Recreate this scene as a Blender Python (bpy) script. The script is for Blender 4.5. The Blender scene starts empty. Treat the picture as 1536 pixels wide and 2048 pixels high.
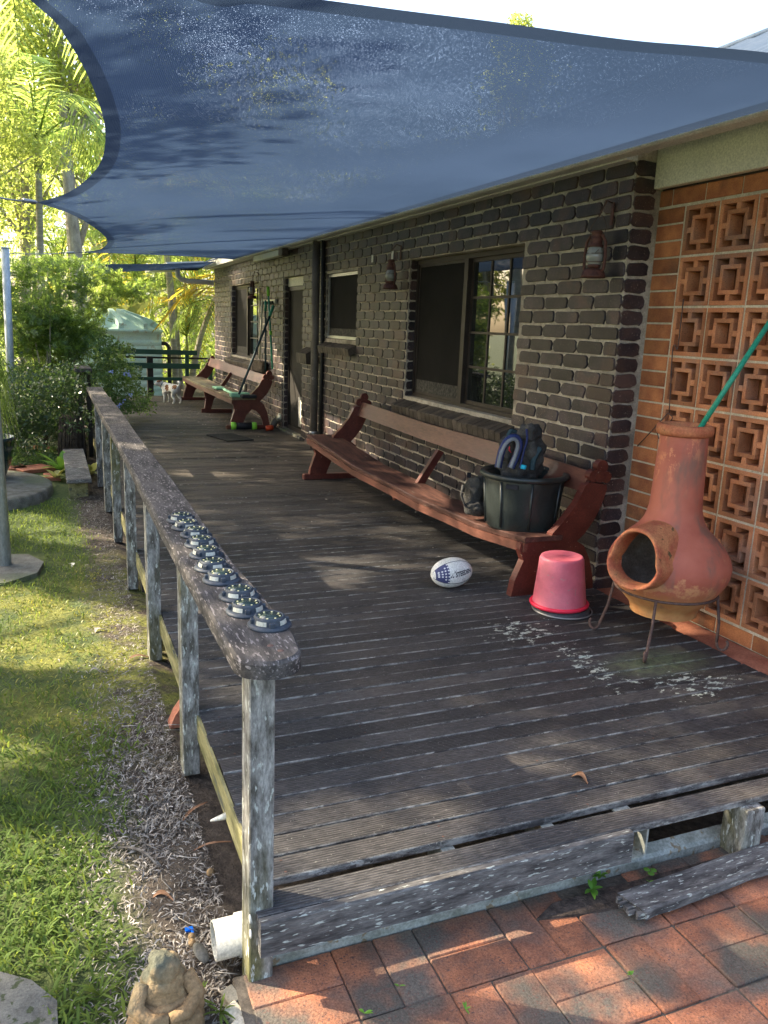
import bpy, math, random
import numpy as np
from mathutils import Vector, Matrix
random.seed(7); RNG=np.random.default_rng(7)
S=bpy.context.scene; COL=S.collection
PI=math.pi
# ------------------------------------------------------------------ camera
H=1.443; FPX=1612.0
cF=Vector((0.37553065,0.89923139,-0.22440955)).normalized()
cR=Vector((0.92548419,-0.37678146,0.03891974)).normalized()
cU=Vector((0.0495555,0.22230304,0.97371742)).normalized()
cam=bpy.data.cameras.new('camera'); co=bpy.data.objects.new('camera',cam); COL.objects.link(co)
cam.sensor_fit='VERTICAL'; cam.sensor_height=24; cam.lens=FPX/2048*24; cam.clip_start=.05; cam.clip_end=600
co.matrix_world=Matrix(((cR.x,cU.x,-cF.x,0),(cR.y,cU.y,-cF.y,0),(cR.z,cU.z,-cF.z,H),(0,0,0,1)))
S.camera=co
def _ray(u,v): return cF+cR*((u-768)/FPX)-cU*((v-1024)/FPX)
def PZ(u,v,z): d=_ray(u,v); return Vector((0,0,H))+d*((z-H)/d.z)
def PX(u,v,x): d=_ray(u,v); return Vector((0,0,H))+d*(x/d.x)
def PY(u,v,y): d=_ray(u,v); return Vector((0,0,H))+d*(y/d.y)
# ------------------------------------------------------------------ light
SUN_EL=math.radians(33); SD=Vector((-0.83,0.56,0)).normalized()
w=bpy.data.worlds.new('World'); S.world=w; w.use_nodes=True
nt=w.node_tree; bg=nt.nodes['Background']; sky=nt.nodes.new('ShaderNodeTexSky'); sky.sky_type='NISHITA'
sky.sun_disc=False; sky.sun_elevation=SUN_EL; sky.sun_rotation=math.atan2(SD.x,SD.y)%(2*PI)
sky.air_density=1.0; sky.dust_density=4.0; sky.ozone_density=1.0
nt.links.new(sky.outputs[0],bg.inputs[0]); bg.inputs[1].default_value=0.15
sl=bpy.data.lights.new('sun','SUN'); sl.energy=3.8; sl.angle=math.radians(.6); sl.color=(1,.87,.66)
so=bpy.data.objects.new('sun',sl); COL.objects.link(so)
sdir=Vector((SD.x*math.cos(SUN_EL),SD.y*math.cos(SUN_EL),math.sin(SUN_EL)))
so.rotation_euler=sdir.to_track_quat('Z','Y').to_euler(); so.location=sdir*60
S.view_settings.view_transform='Standard'; S.view_settings.look='None'
S.view_settings.gamma=1; S.view_settings.use_curve_mapping=False; S.view_settings.exposure=2.25
try:
    S.render.engine='CYCLES'; S.cycles.max_bounces=8; S.cycles.transparent_max_bounces=16; S.cycles.diffuse_bounces=4
except Exception: pass
# ------------------------------------------------------------------ helpers
WL={}
class MB:
    def __init__(s): s.v=[]; s.f=[]; s.sm=[]
    def add(s,vs,fs,smooth=False):
        o=len(s.v); s.v+= [tuple(p) for p in vs]; s.f+=[tuple(i+o for i in f) for f in fs]; s.sm+=[smooth]*len(fs); return s
    def box(s,a,b,ch=0.0,M=None):
        x0,y0,z0=a; x1,y1,z1=b
        if ch<=0:
            vs=[(x,y,z) for x in (x0,x1) for y in (y0,y1) for z in (z0,z1)]
            fs=[(0,1,3,2),(4,6,7,5),(0,4,5,1),(2,3,7,6),(0,2,6,4),(1,5,7,3)]
        else:
            c=min(ch,(x1-x0)*.45,(y1-y0)*.45,(z1-z0)*.45); vs=[]; idx={}
            for i,x in enumerate((x0,x1)):
                for j,y in enumerate((y0,y1)):
                    for k,z in enumerate((z0,z1)):
                        sx=c if i==0 else -c; sy=c if j==0 else -c; sz=c if k==0 else -c
                        idx[i,j,k,0]=len(vs); vs.append((x,y+sy,z+sz))
                        idx[i,j,k,1]=len(vs); vs.append((x+sx,y,z+sz))
                        idx[i,j,k,2]=len(vs); vs.append((x+sx,y+sy,z))
            I=idx; fs=[]
            for i in (0,1):
                q=[I[i,0,0,0],I[i,1,0,0],I[i,1,1,0],I[i,0,1,0]]; fs.append(tuple(q if i else q[::-1]))
                q=[I[0,i,0,1],I[0,i,1,1],I[1,i,1,1],I[1,i,0,1]]; fs.append(tuple(q if i else q[::-1]))
                q=[I[0,0,i,2],I[1,0,i,2],I[1,1,i,2],I[0,1,i,2]]; fs.append(tuple(q if i else q[::-1]))
            for a_ in (0,1):
                for b_ in (0,1):
                    q=[I[a_,b_,0,0],I[a_,b_,1,0],I[a_,b_,1,1],I[a_,b_,0,1]]; fs.append(tuple(q if a_==b_ else q[::-1]))
                    q=[I[a_,0,b_,0],I[a_,1,b_,0],I[a_,1,b_,2],I[a_,0,b_,2]]; fs.append(tuple(q[::-1] if a_==b_ else q))
                    q=[I[0,a_,b_,1],I[1,a_,b_,1],I[1,a_,b_,2],I[0,a_,b_,2]]; fs.append(tuple(q if a_==b_ else q[::-1]))
            for i in (0,1):
                for j in (0,1):
                    for k in (0,1):
                        t=(I[i,j,k,0],I[i,j,k,1],I[i,j,k,2]); fs.append(t if (i+j+k)%2 else t[::-1])
        if M is not None: vs=[M@Vector(p) for p in vs]
        return s.add(vs,fs)
    def tube(s,pts,r,n=8,cap=True,smooth=True,sq=1.0):
        pts=[Vector(p) for p in pts]; m=len(pts)
        if not hasattr(r,'__len__'): r=[r]*m
        vs=[]; up=Vector((0,0,1)); prev=None
        for i,p in enumerate(pts):
            t=(pts[min(i+1,m-1)]-pts[max(i-1,0)])
            if t.length<1e-9: t=Vector((0,0,1))
            t.normalize()
            if prev is None:
                a=t.cross(up)
                if a.length<.1: a=t.cross(Vector((1,0,0)))
            else: a=prev-t*prev.dot(t)
            a.normalize(); prev=a; b=t.cross(a)
            for k in range(n):
                an=2*PI*k/n; vs.append(p+(a*math.cos(an)+b*math.sin(an)*sq)*r[i])
        fs=[(i*n+k,i*n+(k+1)%n,(i+1)*n+(k+1)%n,(i+1)*n+k) for i in range(m-1) for k in range(n)]
        if cap: fs+= [tuple(range(n))[::-1], tuple((m-1)*n+k for k in range(n))]
        return s.add(vs,fs,smooth)
    def lathe(s,prof,c=(0,0,0),n=24,smooth=True,keep=None,M=None):
        vs=[]; c=Vector(c)
        for (r,z) in prof:
            for k in range(n):
                an=2*PI*k/n; p=Vector((r*math.cos(an),r*math.sin(an),z))
                if M is not None: p=M@p
                vs.append(c+p)
        fs=[]
        for i in range(len(prof)-1):
            for k in range(n):
                q=(i*n+k,i*n+(k+1)%n,(i+1)*n+(k+1)%n,(i+1)*n+k)
                if keep is not None:
                    m=sum((Vector(vs[j]) for j in q),Vector())/4
                    if not keep(m): continue
                fs.append(q)
        return s.add(vs,fs,smooth)
    def prism(s,poly,axis,a,b,M=None):
        # poly 2D list; axis 'x': (y,z); 'y': (x,z); 'z': (x,y)
        n=len(poly)
        def mk(p,t): return {'x':(t,p[0],p[1]),'y':(p[0],t,p[1]),'z':(p[0],p[1],t)}[axis]
        vs=[mk(p,a) for p in poly]+[mk(p,b) for p in poly]
        if M is not None: vs=[M@Vector(p) for p in vs]
        fs=[tuple(range(n)),tuple(range(n,2*n))[::-1]]+[(i,i+n,(i+1)%n+n,(i+1)%n) for i in range(n)]
        return s.add(vs,fs)
    def sphere(s,c,r,n=12,m=8,sc=(1,1,1),M=None):
        c=Vector(c); vs=[]
        for i in range(m+1):
            th=PI*i/m
            for k in range(n):
                ph=2*PI*k/n; p=Vector((r*sc[0]*math.sin(th)*math.cos(ph),r*sc[1]*math.sin(th)*math.sin(ph),r*sc[2]*math.cos(th)))
                if M is not None: p=M@p
                vs.append(c+p)
        fs=[(i*n+k,(i+1)*n+k,(i+1)*n+(k+1)%n,i*n+(k+1)%n) for i in range(m) for k in range(n)]
        return s.add(vs,fs,True)
    def mesh(s,name,fix=True):
        me=bpy.data.meshes.new(name); me.from_pydata(s.v,[],s.f); me.polygons.foreach_set('use_smooth',s.sm)
        if fix:
            import bmesh
            bm=bmesh.new(); bm.from_mesh(me); bmesh.ops.recalc_face_normals(bm,faces=bm.faces); bm.to_mesh(me); bm.free()
        me.update(); return me
def wl(o): return WL.get(o.name,Vector((0,0,0)))
def link(name,me,mat,parent=None,loc=None):
    """loc=None: mesh is in world coordinates; loc given: mesh local, placed at loc (world when parent, too)"""
    o=bpy.data.objects.new(name,me); COL.objects.link(o)
    if mat is not None and len(me.materials)==0: me.materials.append(mat)
    L=Vector((0,0,0)) if loc is None else Vector(loc)
    if parent is not None: o.parent=parent; o.location=L-wl(parent)
    else: o.location=L
    WL[o.name]=L; return o
def obj(name,mb,mat,parent=None,loc=None,fix=True): return link(name,mb.mesh(name,fix),mat,parent,loc)
def tag(o,label=None,cat=None,group=None,kind=None):
    if label: o['label']=label
    if cat: o['category']=cat
    if group: o['group']=group
    if kind: o['kind']=kind
    return o
def thing(name,label,cat,loc=(0,0,0),group=None,rz=0):
    o=bpy.data.objects.new(name,None); COL.objects.link(o); o.location=loc; o.rotation_euler=(0,0,rz); o.empty_display_size=.1
    WL[o.name]=Vector(loc); return tag(o,label,cat,group)
def copy_tree(o,loc,rz=None,label=None,parent=None,rot=None):
    r=o.copy(); COL.objects.link(r); r.parent=parent; r.location=loc
    if rz is not None: r.rotation_euler=(0,0,rz)
    if rot is not None: r.rotation_euler=rot
    if label: r['label']=label
    for ch in o.children:
        c=ch.copy(); COL.objects.link(c); c.parent=r
        for g in ch.children:
            d=g.copy(); COL.objects.link(d); d.parent=c
    return r
def bulk(name,V,F,mat,smooth=False):
    """V (n,3) array, F (m,k) array"""
    me=bpy.data.meshes.new(name); n,m,k=len(V),len(F),F.shape[1]
    me.vertices.add(n); me.vertices.foreach_set('co',V.astype(np.float32).ravel())
    me.loops.add(m*k); me.loops.foreach_set('vertex_index',F.astype(np.int32).ravel())
    me.polygons.add(m); me.polygons.foreach_set('loop_start',np.arange(0,m*k,k,dtype=np.int32))
    me.polygons.foreach_set('loop_total',np.full(m,k,dtype=np.int32))
    if smooth: me.polygons.foreach_set('use_smooth',np.ones(m,bool))
    me.update(calc_edges=True); me.materials.append(mat); return me
def scatter(tv,tf,pos,A,B,C):
    """template verts tv(k,3): world = pos + x*A + y*B + z*C"""
    tv=np.asarray(tv,float); tf=np.asarray(tf,int); n=len(pos); k=len(tv)
    V=pos[:,None,:]+tv[None,:,0,None]*A[:,None,:]+tv[None,:,1,None]*B[:,None,:]+tv[None,:,2,None]*C[:,None,:]
    F=tf[None,:,:]+(np.arange(n)*k)[:,None,None]
    return V.reshape(-1,3),F.reshape(-1,tf.shape[1])
def nrm(a): return a/np.maximum(np.linalg.norm(a,axis=1,keepdims=True),1e-9)
def rframe(n,updir=None,spread=1.0):
    d=RNG.normal(size=(n,3))*spread
    if updir is not None: d=d+np.asarray(updir)
    A=nrm(d); t=RNG.normal(size=(n,3)); B=nrm(np.cross(A,t)); C=np.cross(A,B); return A,B,C
LEAF=([(0,0,0),(.45,.22,.04),(1,0,-.06),(.45,-.22,.04)],[(0,1,2,3)])
def leaves(pos,size,up=(0,0,-.2),spread=1.,wid=1.,tpl=LEAF):
    n=len(pos); A,B,C=rframe(n,up,spread); s=size*RNG.uniform(.6,1.3,(n,1))
    return scatter(tpl[0],tpl[1],pos,A*s,B*s*wid,C*s)
def joinVF(L):
    V=[];F=[];o=0
    for v,f in L: V.append(v);F.append(f+o);o+=len(v)
    return np.concatenate(V),np.concatenate(F)
# ------------------------------------------------------------------ materials
def nodes_of(m): m.use_nodes=True; t=m.node_tree; t.nodes.clear(); return t
def N(t,ty,**k):
    n=t.nodes.new(ty)
    for a,b in k.items():
        if a.startswith('i_'):
            key=a[2:]; key=int(key) if key.isdigit() else key
            n.inputs[key].default_value=b
        else: setattr(n,a,b)
    return n
def L_(t,a,b): t.links.new(a,b)
def col4(c): return (c[0],c[1],c[2],1)
def noise(t,vec,scale,detail=4,rough=.55):
    n=N(t,'ShaderNodeTexNoise'); n.inputs['Scale'].default_value=scale; n.inputs['Detail'].default_value=detail; n.inputs['Roughness'].default_value=rough
    L_(t,vec,n.inputs['Vector']); return n.outputs['Fac']
def ramp(t,fac,a,b):
    n=N(t,'ShaderNodeMapRange'); n.inputs['From Min'].default_value=a; n.inputs['From Max'].default_value=b
    L_(t,fac,n.inputs['Value']); return n.outputs['Result']
def mixc(t,fac,a,b,mode='MIX'):
    n=N(t,'ShaderNodeMix',data_type='RGBA',blend_type=mode)
    for s_,i in ((fac,0),(a,6),(b,7)):
        if hasattr(s_,'links'): L_(t,s_,n.inputs[i])
        else: n.inputs[i].default_value=s_ if i==0 else col4(s_)
    return n.outputs[2]
def math_(t,op,a,b=None,clamp=False):
    n=N(t,'ShaderNodeMath',operation=op,use_clamp=clamp)
    for s_,i in ((a,0),(b,1)):
        if s_ is None: continue
        if hasattr(s_,'links'): L_(t,s_,n.inputs[i])
        else: n.inputs[i].default_value=s_
    return n.outputs[0]
def wpos(t,stretch=(1,1,1),obj_=False):
    if obj_: o=N(t,'ShaderNodeTexCoord').outputs['Object']
    else: o=N(t,'ShaderNodeNewGeometry').outputs['Position']
    if stretch==(1,1,1): return o
    m=N(t,'ShaderNodeVectorMath',operation='MULTIPLY'); m.inputs[1].default_value=stretch; L_(t,o,m.inputs[0]); return m.outputs[0]
def bump(t,h,strength=.3,dist=.01):
    b=N(t,'ShaderNodeBump'); b.inputs['Strength'].default_value=strength; b.inputs['Distance'].default_value=dist; L_(t,h,b.inputs['Height']); return b.outputs[0]
def mat(name,c1,c2=None,scale=6,lo=.35,hi=.65,rough=.8,spec=.3,metal=0,bs=60,bd=.003,bst=.4,c3=None,s3=30,t3=.66,rnd=0.,stretch=(1,1,1),obj_=False,c4=None,s4=2,lo4=.5,hi4=.65,coat=0,fine=.35,fs=None):
    m=bpy.data.materials.new(name); t=nodes_of(m); out=N(t,'ShaderNodeOutputMaterial'); b=N(t,'ShaderNodeBsdfPrincipled')
    L_(t,b.outputs[0],out.inputs[0]); v=wpos(t,stretch,obj_)
    c=mixc(t,ramp(t,noise(t,v,scale),lo,hi),c1,c2 or c1)
    if c4: c=mixc(t,ramp(t,noise(t,v,s4),lo4,hi4),c,c4)
    if c3: c=mixc(t,ramp(t,noise(t,v,s3,3),t3,t3+.04),c,c3)
    if rnd:
        r=N(t,'ShaderNodeNewGeometry').outputs['Random Per Island']
        r2=N(t,'ShaderNodeObjectInfo').outputs['Random']
        s_=math_(t,'FRACT',math_(t,'ADD',r,r2)); k=ramp(t,s_,0,1)
        k=math_(t,'ADD',math_(t,'MULTIPLY',k,2*rnd),1-rnd)
        n=N(t,'ShaderNodeVectorMath',operation='SCALE'); L_(t,c,n.inputs[0]); L_(t,k,n.inputs['Scale']); c=n.outputs[0]
    if fine and bst:
        k=math_(t,'ADD',math_(t,'MULTIPLY',ramp(t,noise(t,v,fs or max(70,bs*1.6),6,.75),.3,.7),2*fine),1-fine); n=N(t,'ShaderNodeVectorMath',operation='SCALE'); L_(t,c,n.inputs[0]); L_(t,k,n.inputs['Scale']); c=n.outputs[0]
    L_(t,c,b.inputs['Base Color']); b.inputs['Roughness'].default_value=rough; b.inputs['Specular IOR Level'].default_value=spec; b.inputs['Metallic'].default_value=metal
    if coat: b.inputs['Coat Weight'].default_value=coat; b.inputs['Coat Roughness'].default_value=.15
    if bst: L_(t,bump(t,noise(t,v,bs,5,.6),bst,bd),b.inputs['Normal'])
    return m
def leafmat(name,c1,c2,tr=.5,trc=(.35,.42,.04),rough=.45,rnd=.5,spec=.35):
    m=bpy.data.materials.new(name); t=nodes_of(m); out=N(t,'ShaderNodeOutputMaterial')
    b=N(t,'ShaderNodeBsdfPrincipled'); tl=N(t,'ShaderNodeBsdfTranslucent'); mx=N(t,'ShaderNodeMixShader')
    g=N(t,'ShaderNodeNewGeometry'); r=g.outputs['Random Per Island']
    nz=noise(t,g.outputs['Position'],.9,3)
    f=math_(t,'ADD',math_(t,'MULTIPLY',r,.6),math_(t,'MULTIPLY',ramp(t,nz,.35,.65),.4))
    c=mixc(t,f,c1,c2); L_(t,c,b.inputs['Base Color']); b.inputs['Roughness'].default_value=rough; b.inputs['Specular IOR Level'].default_value=spec
    k=math_(t,'ADD',math_(t,'MULTIPLY',r,2*rnd),1-rnd); n=N(t,'ShaderNodeVectorMath',operation='SCALE'); n.inputs[0].default_value=trc; L_(t,k,n.inputs['Scale'])
    L_(t,n.outputs[0],tl.inputs[0]); mx.inputs[0].default_value=tr
    L_(t,b.outputs[0],mx.inputs[1]); L_(t,tl.outputs[0],mx.inputs[2]); L_(t,mx.outputs[0],out.inputs[0]); return m
M={}
def deck_material(name,brown=False):
    m=bpy.data.materials.new(name); t=nodes_of(m); out=N(t,'ShaderNodeOutputMaterial'); b=N(t,'ShaderNodeBsdfPrincipled'); L_(t,b.outputs[0],out.inputs[0])
    g=N(t,'ShaderNodeNewGeometry').outputs['Position']; v=wpos(t,(1,1,1)); st=wpos(t,(.09,1,1)); st2=wpos(t,(.25,1,1))
    rnd=N(t,'ShaderNodeObjectInfo').outputs['Random']
    c=mixc(t,ramp(t,noise(t,wpos(t,(.2,1,1)),110,6,.8),.38,.66),(.016,.0155,.0165),(.085,.08,.078))
    c=mixc(t,math_(t,'MULTIPLY',ramp(t,noise(t,v,1.1,3),.42,.7),.3),c,(.075,.056,.04))
    # browner and paler from mid deck to the far end
    sx=N(t,'ShaderNodeSeparateXYZ'); L_(t,g,sx.inputs[0])
    far=ramp(t,sx.outputs[1],4.2,8.0)
    c=mixc(t,math_(t,'MULTIPLY',far,.7),c,mixc(t,ramp(t,noise(t,st,55,4,.7),.35,.7),(.065,.05,.035),(.145,.118,.088)))
    c=mixc(t,math_(t,'MULTIPLY',ramp(t,noise(t,wpos(t,(.55,1,1)),2.3,6,.72),.46,.62),.62),c,(.014,.0135,.014))
    k=math_(t,'ADD',math_(t,'MULTIPLY',rnd,.7),.65); n=N(t,'ShaderNodeVectorMath',operation='SCALE'); L_(t,c,n.inputs[0]); L_(t,k,n.inputs['Scale']); c=n.outputs[0]
    # pale weathered streaks
    c=mixc(t,math_(t,'MULTIPLY',ramp(t,noise(t,wpos(t,(.12,1,1)),260,4,.7),.60,.75),.5),c,(.16,.15,.14))
    # lichen on edges: object-local y close to the board's edge
    ob=N(t,'ShaderNodeTexCoord').outputs['Object']; so_=N(t,'ShaderNodeSeparateXYZ'); L_(t,ob,so_.inputs[0])
    ed=math_(t,'ABSOLUTE',so_.outputs[1]); ed=ramp(t,ed,.0385,.0425)
    le=math_(t,'MULTIPLY',ed,ramp(t,noise(t,wpos(t,(.35,1,1)),38,5,.75),.56,.62)); le=math_(t,'MULTIPLY',le,ramp(t,noise(t,v,1.9,3),.32,.5))
    lc=math_(t,'MULTIPLY',math_(t,'MULTIPLY',ramp(t,math_(t,'ABSOLUTE',so_.outputs[1]),.0375,.0415),ramp(t,noise(t,wpos(t,(.3,1,1)),26,6,.8),.45,.60)),ramp(t,sx.outputs[1],7.5,5.0)); c=mixc(t,math_(t,'MULTIPLY',lc,.7),c,(.29,.285,.26))
    c=mixc(t,math_(t,'MULTIPLY',le,.8),c,(.36,.355,.32))
    sp=ramp(t,noise(t,v,120,3,.6),.65,.70); c=mixc(t,math_(t,'MULTIPLY',sp,.5),c,(.33,.33,.3))
    # white lichen patches in front of the chiminea
    def blob(cx,cy,rx,ry):
        mp=N(t,'ShaderNodeVectorMath',operation='SUBTRACT'); L_(t,g,mp.inputs[0]); mp.inputs[1].default_value=(cx,cy,0)
        sc=N(t,'ShaderNodeVectorMath',operation='MULTIPLY'); L_(t,mp.outputs[0],sc.inputs[0]); sc.inputs[1].default_value=(1/rx,1/ry,0)
        ln=N(t,'ShaderNodeVectorMath',operation='LENGTH'); L_(t,sc.outputs[0],ln.inputs[0]); return ramp(t,ln.outputs['Value'],1.0,.35)
    bl=math_(t,'MAXIMUM',math_(t,'MAXIMUM',blob(2.18,2.78,.16,.45),blob(2.52,2.45,.35,.2)),blob(2.1,3.2,.3,.25))
    nz=noise(t,wpos(t,(.6,1,1)),27,6,.72); li=ramp(t,math_(t,'ADD',nz,math_(t,'MULTIPLY',bl,.125)),.665,.685)
    li=math_(t,'MULTIPLY',li,ramp(t,bl,.02,.2))
    gr=math_(t,'MULTIPLY',blob(2.5,2.68,.33,.17),ramp(t,noise(t,v,30,4,.7),.3,.7)); c=mixc(t,math_(t,'MULTIPLY',gr,.75),c,(.17,.21,.11))
    c=mixc(t,li,c,(.46,.5,.43))
    # fine reeded grooves
    wv=N(t,'ShaderNodeTexWave',bands_direction='Y',wave_profile='SIN'); wv.inputs['Scale'].default_value=33; wv.inputs['Distortion'].default_value=.5; L_(t,ob,wv.inputs['Vector'])
    h=math_(t,'ADD',math_(t,'MULTIPLY',wv.outputs['Fac'],.7),noise(t,st2,150,4,.7))
    L_(t,bump(t,h,.75,.0035),b.inputs['Normal'])
    dk=math_(t,'ADD',math_(t,'MULTIPLY',wv.outputs['Fac'],.45),.75); n=N(t,'ShaderNodeVectorMath',operation='SCALE'); L_(t,c,n.inputs[0]); L_(t,dk,n.inputs['Scale']); c=n.outputs[0]
    L_(t,c,b.inputs['Base Color']); b.inputs['Roughness'].default_value=.62; b.inputs['Specular IOR Level'].default_value=.35
    return m
M['deck']=deck_material('deck timber')
M['greywood']=mat('grey weathered timber',(.085,.078,.065),(.3,.29,.265),scale=38,lo=.38,hi=.62,rough=.9,bs=110,stretch=(1,1,.3),c3=(.42,.43,.38),s3=75,t3=.6,bst=.7,c4=(.13,.125,.05),s4=3.,lo4=.5,hi4=.66,fine=.5)
M['railwood']=mat('rail timber',(.03,.0265,.025),(.09,.08,.073),scale=26,rough=.85,stretch=(1,.22,1),bs=90,bst=.9,c3=(.2,.175,.165),s3=130,t3=.58,fine=.5)
M['fasciawood']=mat('lichen covered fascia timber',(.05,.046,.044),(.16,.15,.14),scale=40,rough=.9,stretch=(.2,1,1),bs=120,bst=.8,c3=(.40,.42,.37),s3=120,t3=.61,fine=.5)
M['mossfascia']=mat('mossy fascia timber',(.12,.115,.045),(.30,.27,.13),scale=26,rough=.9,stretch=(1,.2,1),bs=60,c3=(.1,.1,.07),s3=20,t3=.6)
M['steel']=mat('galvanised steel',(.22,.23,.19),(.38,.39,.35),scale=12,rough=.6,metal=.2,c3=(.24,.18,.11),s3=20,t3=.6,bst=.15)
M['mortar']=mat('sandy mortar',(.33,.285,.225),(.48,.425,.34),scale=20,rough=.95,bs=90,bst=.7,bd=.006,c4=(.22,.19,.15),s4=3)
M['brick']=mat('dark clinker brick',(.017,.0135,.0165),(.046,.033,.037),scale=9,rough=.48,spec=.42,bs=90,bst=.6,bd=.003,c3=(.26,.22,.17),s3=150,t3=.66,rnd=.45,c4=(.06,.035,.03),s4=3,lo4=.5,hi4=.6)
M['sillbrick']=mat('brown sill brick',(.055,.042,.032),(.1,.078,.06),scale=14,rough=.6,bs=90,bst=.6,c3=(.2,.17,.13),s3=80,t3=.66,rnd=.35)
M['orange']=mat('orange brick',(.25,.085,.038),(.4,.155,.06),scale=9,rough=.85,bs=120,bst=.8,c3=(.07,.04,.03),s3=70,t3=.7,rnd=.3,c4=(.13,.07,.04),s4=5,lo4=.55,hi4=.75)
M['breeze']=mat('terracotta breeze block',(.37,.14,.062),(.50,.22,.105),scale=7,rough=.9,bs=130,bst=.9,c3=(.1,.05,.035),s3=110,t3=.66,rnd=.28,c4=(.30,.155,.10),s4=3.5)
M['omortar']=mat('pale mortar',(.42,.36,.26),(.55,.48,.36),scale=20,rough=.95,bs=100,bst=.6)
M['cream']=mat('cream painted fascia',(.6,.57,.44),(.68,.64,.5),scale=3,rough=.5,bst=.05)
M['whitepaint']=mat('white gutter paint',(.5,.48,.45),(.6,.58,.54),scale=4,rough=.4,bst=.05)
M['brownmetal']=mat('brown window frame',(.025,.019,.016),(.04,.031,.026),rough=.45,spec=.25,bst=.1)
M['browndoor']=mat('brown flyscreen door',(.022,.02,.017),(.032,.028,.024),rough=.7,spec=.15,bs=500,bst=.3)
M['screen']=mat('dark flyscreen mesh',(.009,.0085,.008),(.013,.012,.011),rough=.8,spec=.12,bs=600,bst=.2,fine=.15)
M['screenw']=mat('dusty lower flyscreen',(.03,.028,.024),(.12,.11,.09),scale=45,lo=.4,hi=.8,rough=.8)
M['alu']=mat('silver aluminium frame',(.45,.44,.42),(.5,.5,.48),rough=.35,metal=.6,bst=.05)
M['roof']=mat('blue grey corrugated roof',(.04,.06,.09),(.06,.08,.11),rough=.8,spec=.1,bst=.05)
M['pipe']=mat('brown downpipe',(.10,.085,.07),(.15,.13,.11),scale=5,rough=.5,c3=(.3,.28,.25),s3=14,t3=.7)
M['blackpipe']=mat('black conduit',(.015,.014,.013),(.03,.028,.025),rough=.5)
M['jarrah']=mat('red varnished timber',(.075,.017,.012),(.13,.032,.021),scale=9,rough=.42,spec=.4,bs=60,bst=.25,stretch=(1,.25,1),c3=(.35,.25,.18),s3=40,t3=.7,coat=.15,c4=(.1,.025,.018),s4=3)
M['jarrahback']=mat('faded red back board',(.10,.036,.024),(.16,.065,.044),scale=7,rough=.45,stretch=(1,.15,1),bst=.2,coat=.15)
M['seatwood']=mat('worn dark seat plank',(.045,.02,.016),(.12,.055,.04),scale=24,rough=.6,stretch=(1,.12,1),bs=60,bst=.5,c3=(.25,.2,.15),s3=30,t3=.68)
M['seatmoss']=mat('mossy seat plank',(.1,.06,.04),(.26,.23,.14),scale=8,rough=.7,stretch=(1,.2,1),bst=.5)
M['bplastic']=mat('black rubber tub',(.012,.016,.015),(.025,.032,.03),scale=4,rough=.38,spec=.5,bs=20,bst=.15,bd=.01,c3=(.1,.1,.08),s3=60,t3=.78)
M['pack']=mat('grey brown pack nylon',(.035,.034,.033),(.075,.072,.066),scale=10,rough=.75,bs=60,bst=.9,bd=.01)
M['packblue']=mat('blue pack trim',(.02,.03,.11),(.03,.045,.15),rough=.6)
M['packpad']=mat('pale mesh padding',(.16,.175,.19),(.24,.255,.27),rough=.9,bs=200,bst=.6)
M['packdark']=mat('dark teal pack lining',(.015,.035,.045),(.03,.06,.07),rough=.7)
M['turq']=mat('turquoise plastic',(.02,.42,.62),(.03,.5,.7),rough=.35,bst=0)
M['red']=mat('red cord',(.5,.02,.03),rough=.5,bst=0)
M['ball']=mat('scuffed white leather',(.62,.62,.57),(.74,.74,.7),scale=18,rough=.6,c3=(.33,.33,.3),s3=40,t3=.68,bs=90,bst=.3)
M['navy']=mat('navy print',(.045,.05,.13),(.07,.075,.17),rough=.6,bst=0)
M['printgrey']=mat('charcoal print',(.04,.04,.05),(.1,.1,.11),rough=.6,bst=0)
M['starwhite']=mat('white star print',(.75,.75,.75),rough=.6,bst=0)
M['pink']=mat('faded pink plastic',(.46,.085,.125),(.56,.145,.19),scale=4,rough=.42,spec=.45,bst=.06,c3=(.36,.17,.17),s3=26,t3=.66,fine=.12,fs=25)
M['pinkrim']=mat('bright pink plastic rim',(.58,.012,.045),(.68,.03,.07),rough=.4,bst=0)
M['charplastic']=mat('charcoal plastic',(.035,.037,.042),(.05,.052,.058),rough=.45,bst=.05)
M['wire']=mat('rusty iron',(.06,.04,.035),(.12,.07,.055),scale=30,rough=.7,bst=.4)
M['greysteel']=mat('grey wire',(.25,.25,.25),(.35,.35,.35),rough=.4,metal=.6,bst=0)
M['greenpole']=mat('green enamelled pole',(.02,.24,.15),(.03,.3,.19),scale=5,rough=.35,c3=(.5,.55,.5),s3=60,t3=.72,bst=.05)
M['darkgreen']=mat('dark green paint',(.02,.065,.045),(.03,.09,.06),rough=.45,bst=.1)
M['darkpost']=mat('dark stained timber post',(.02,.018,.017),(.04,.035,.03),rough=.7)
M['tank']=mat('pale green tank poly',(.36,.50,.42),(.43,.56,.47),scale=2,rough=.5,bst=.05,c3=(.33,.36,.26),s3=6,t3=.62)
M['concrete']=mat('concrete',(.12,.11,.085),(.21,.195,.16),scale=12,rough=.95,bs=70,bst=.7,c4=(.14,.15,.09),s4=2.5)
M['terra']=mat('terracotta tile',(.3,.1,.055),(.42,.17,.1),scale=8,rough=.85,bst=.5)
M['paver']=mat('lichened red paver',(.19,.08,.048),(.42,.16,.078),scale=8,lo=.35,hi=.62,rough=.9,bs=110,bst=.9,bd=.004,rnd=.2,c4=(.105,.09,.072),s4=4.2,lo4=.40,hi4=.58,c3=(.13,.07,.055),s3=140,t3=.60,fine=.5)
M['soil']=None
M['lantern']=mat('rusty red lantern',(.06,.024,.02),(.12,.05,.038),scale=25,rough=.6,bst=.4)
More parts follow.
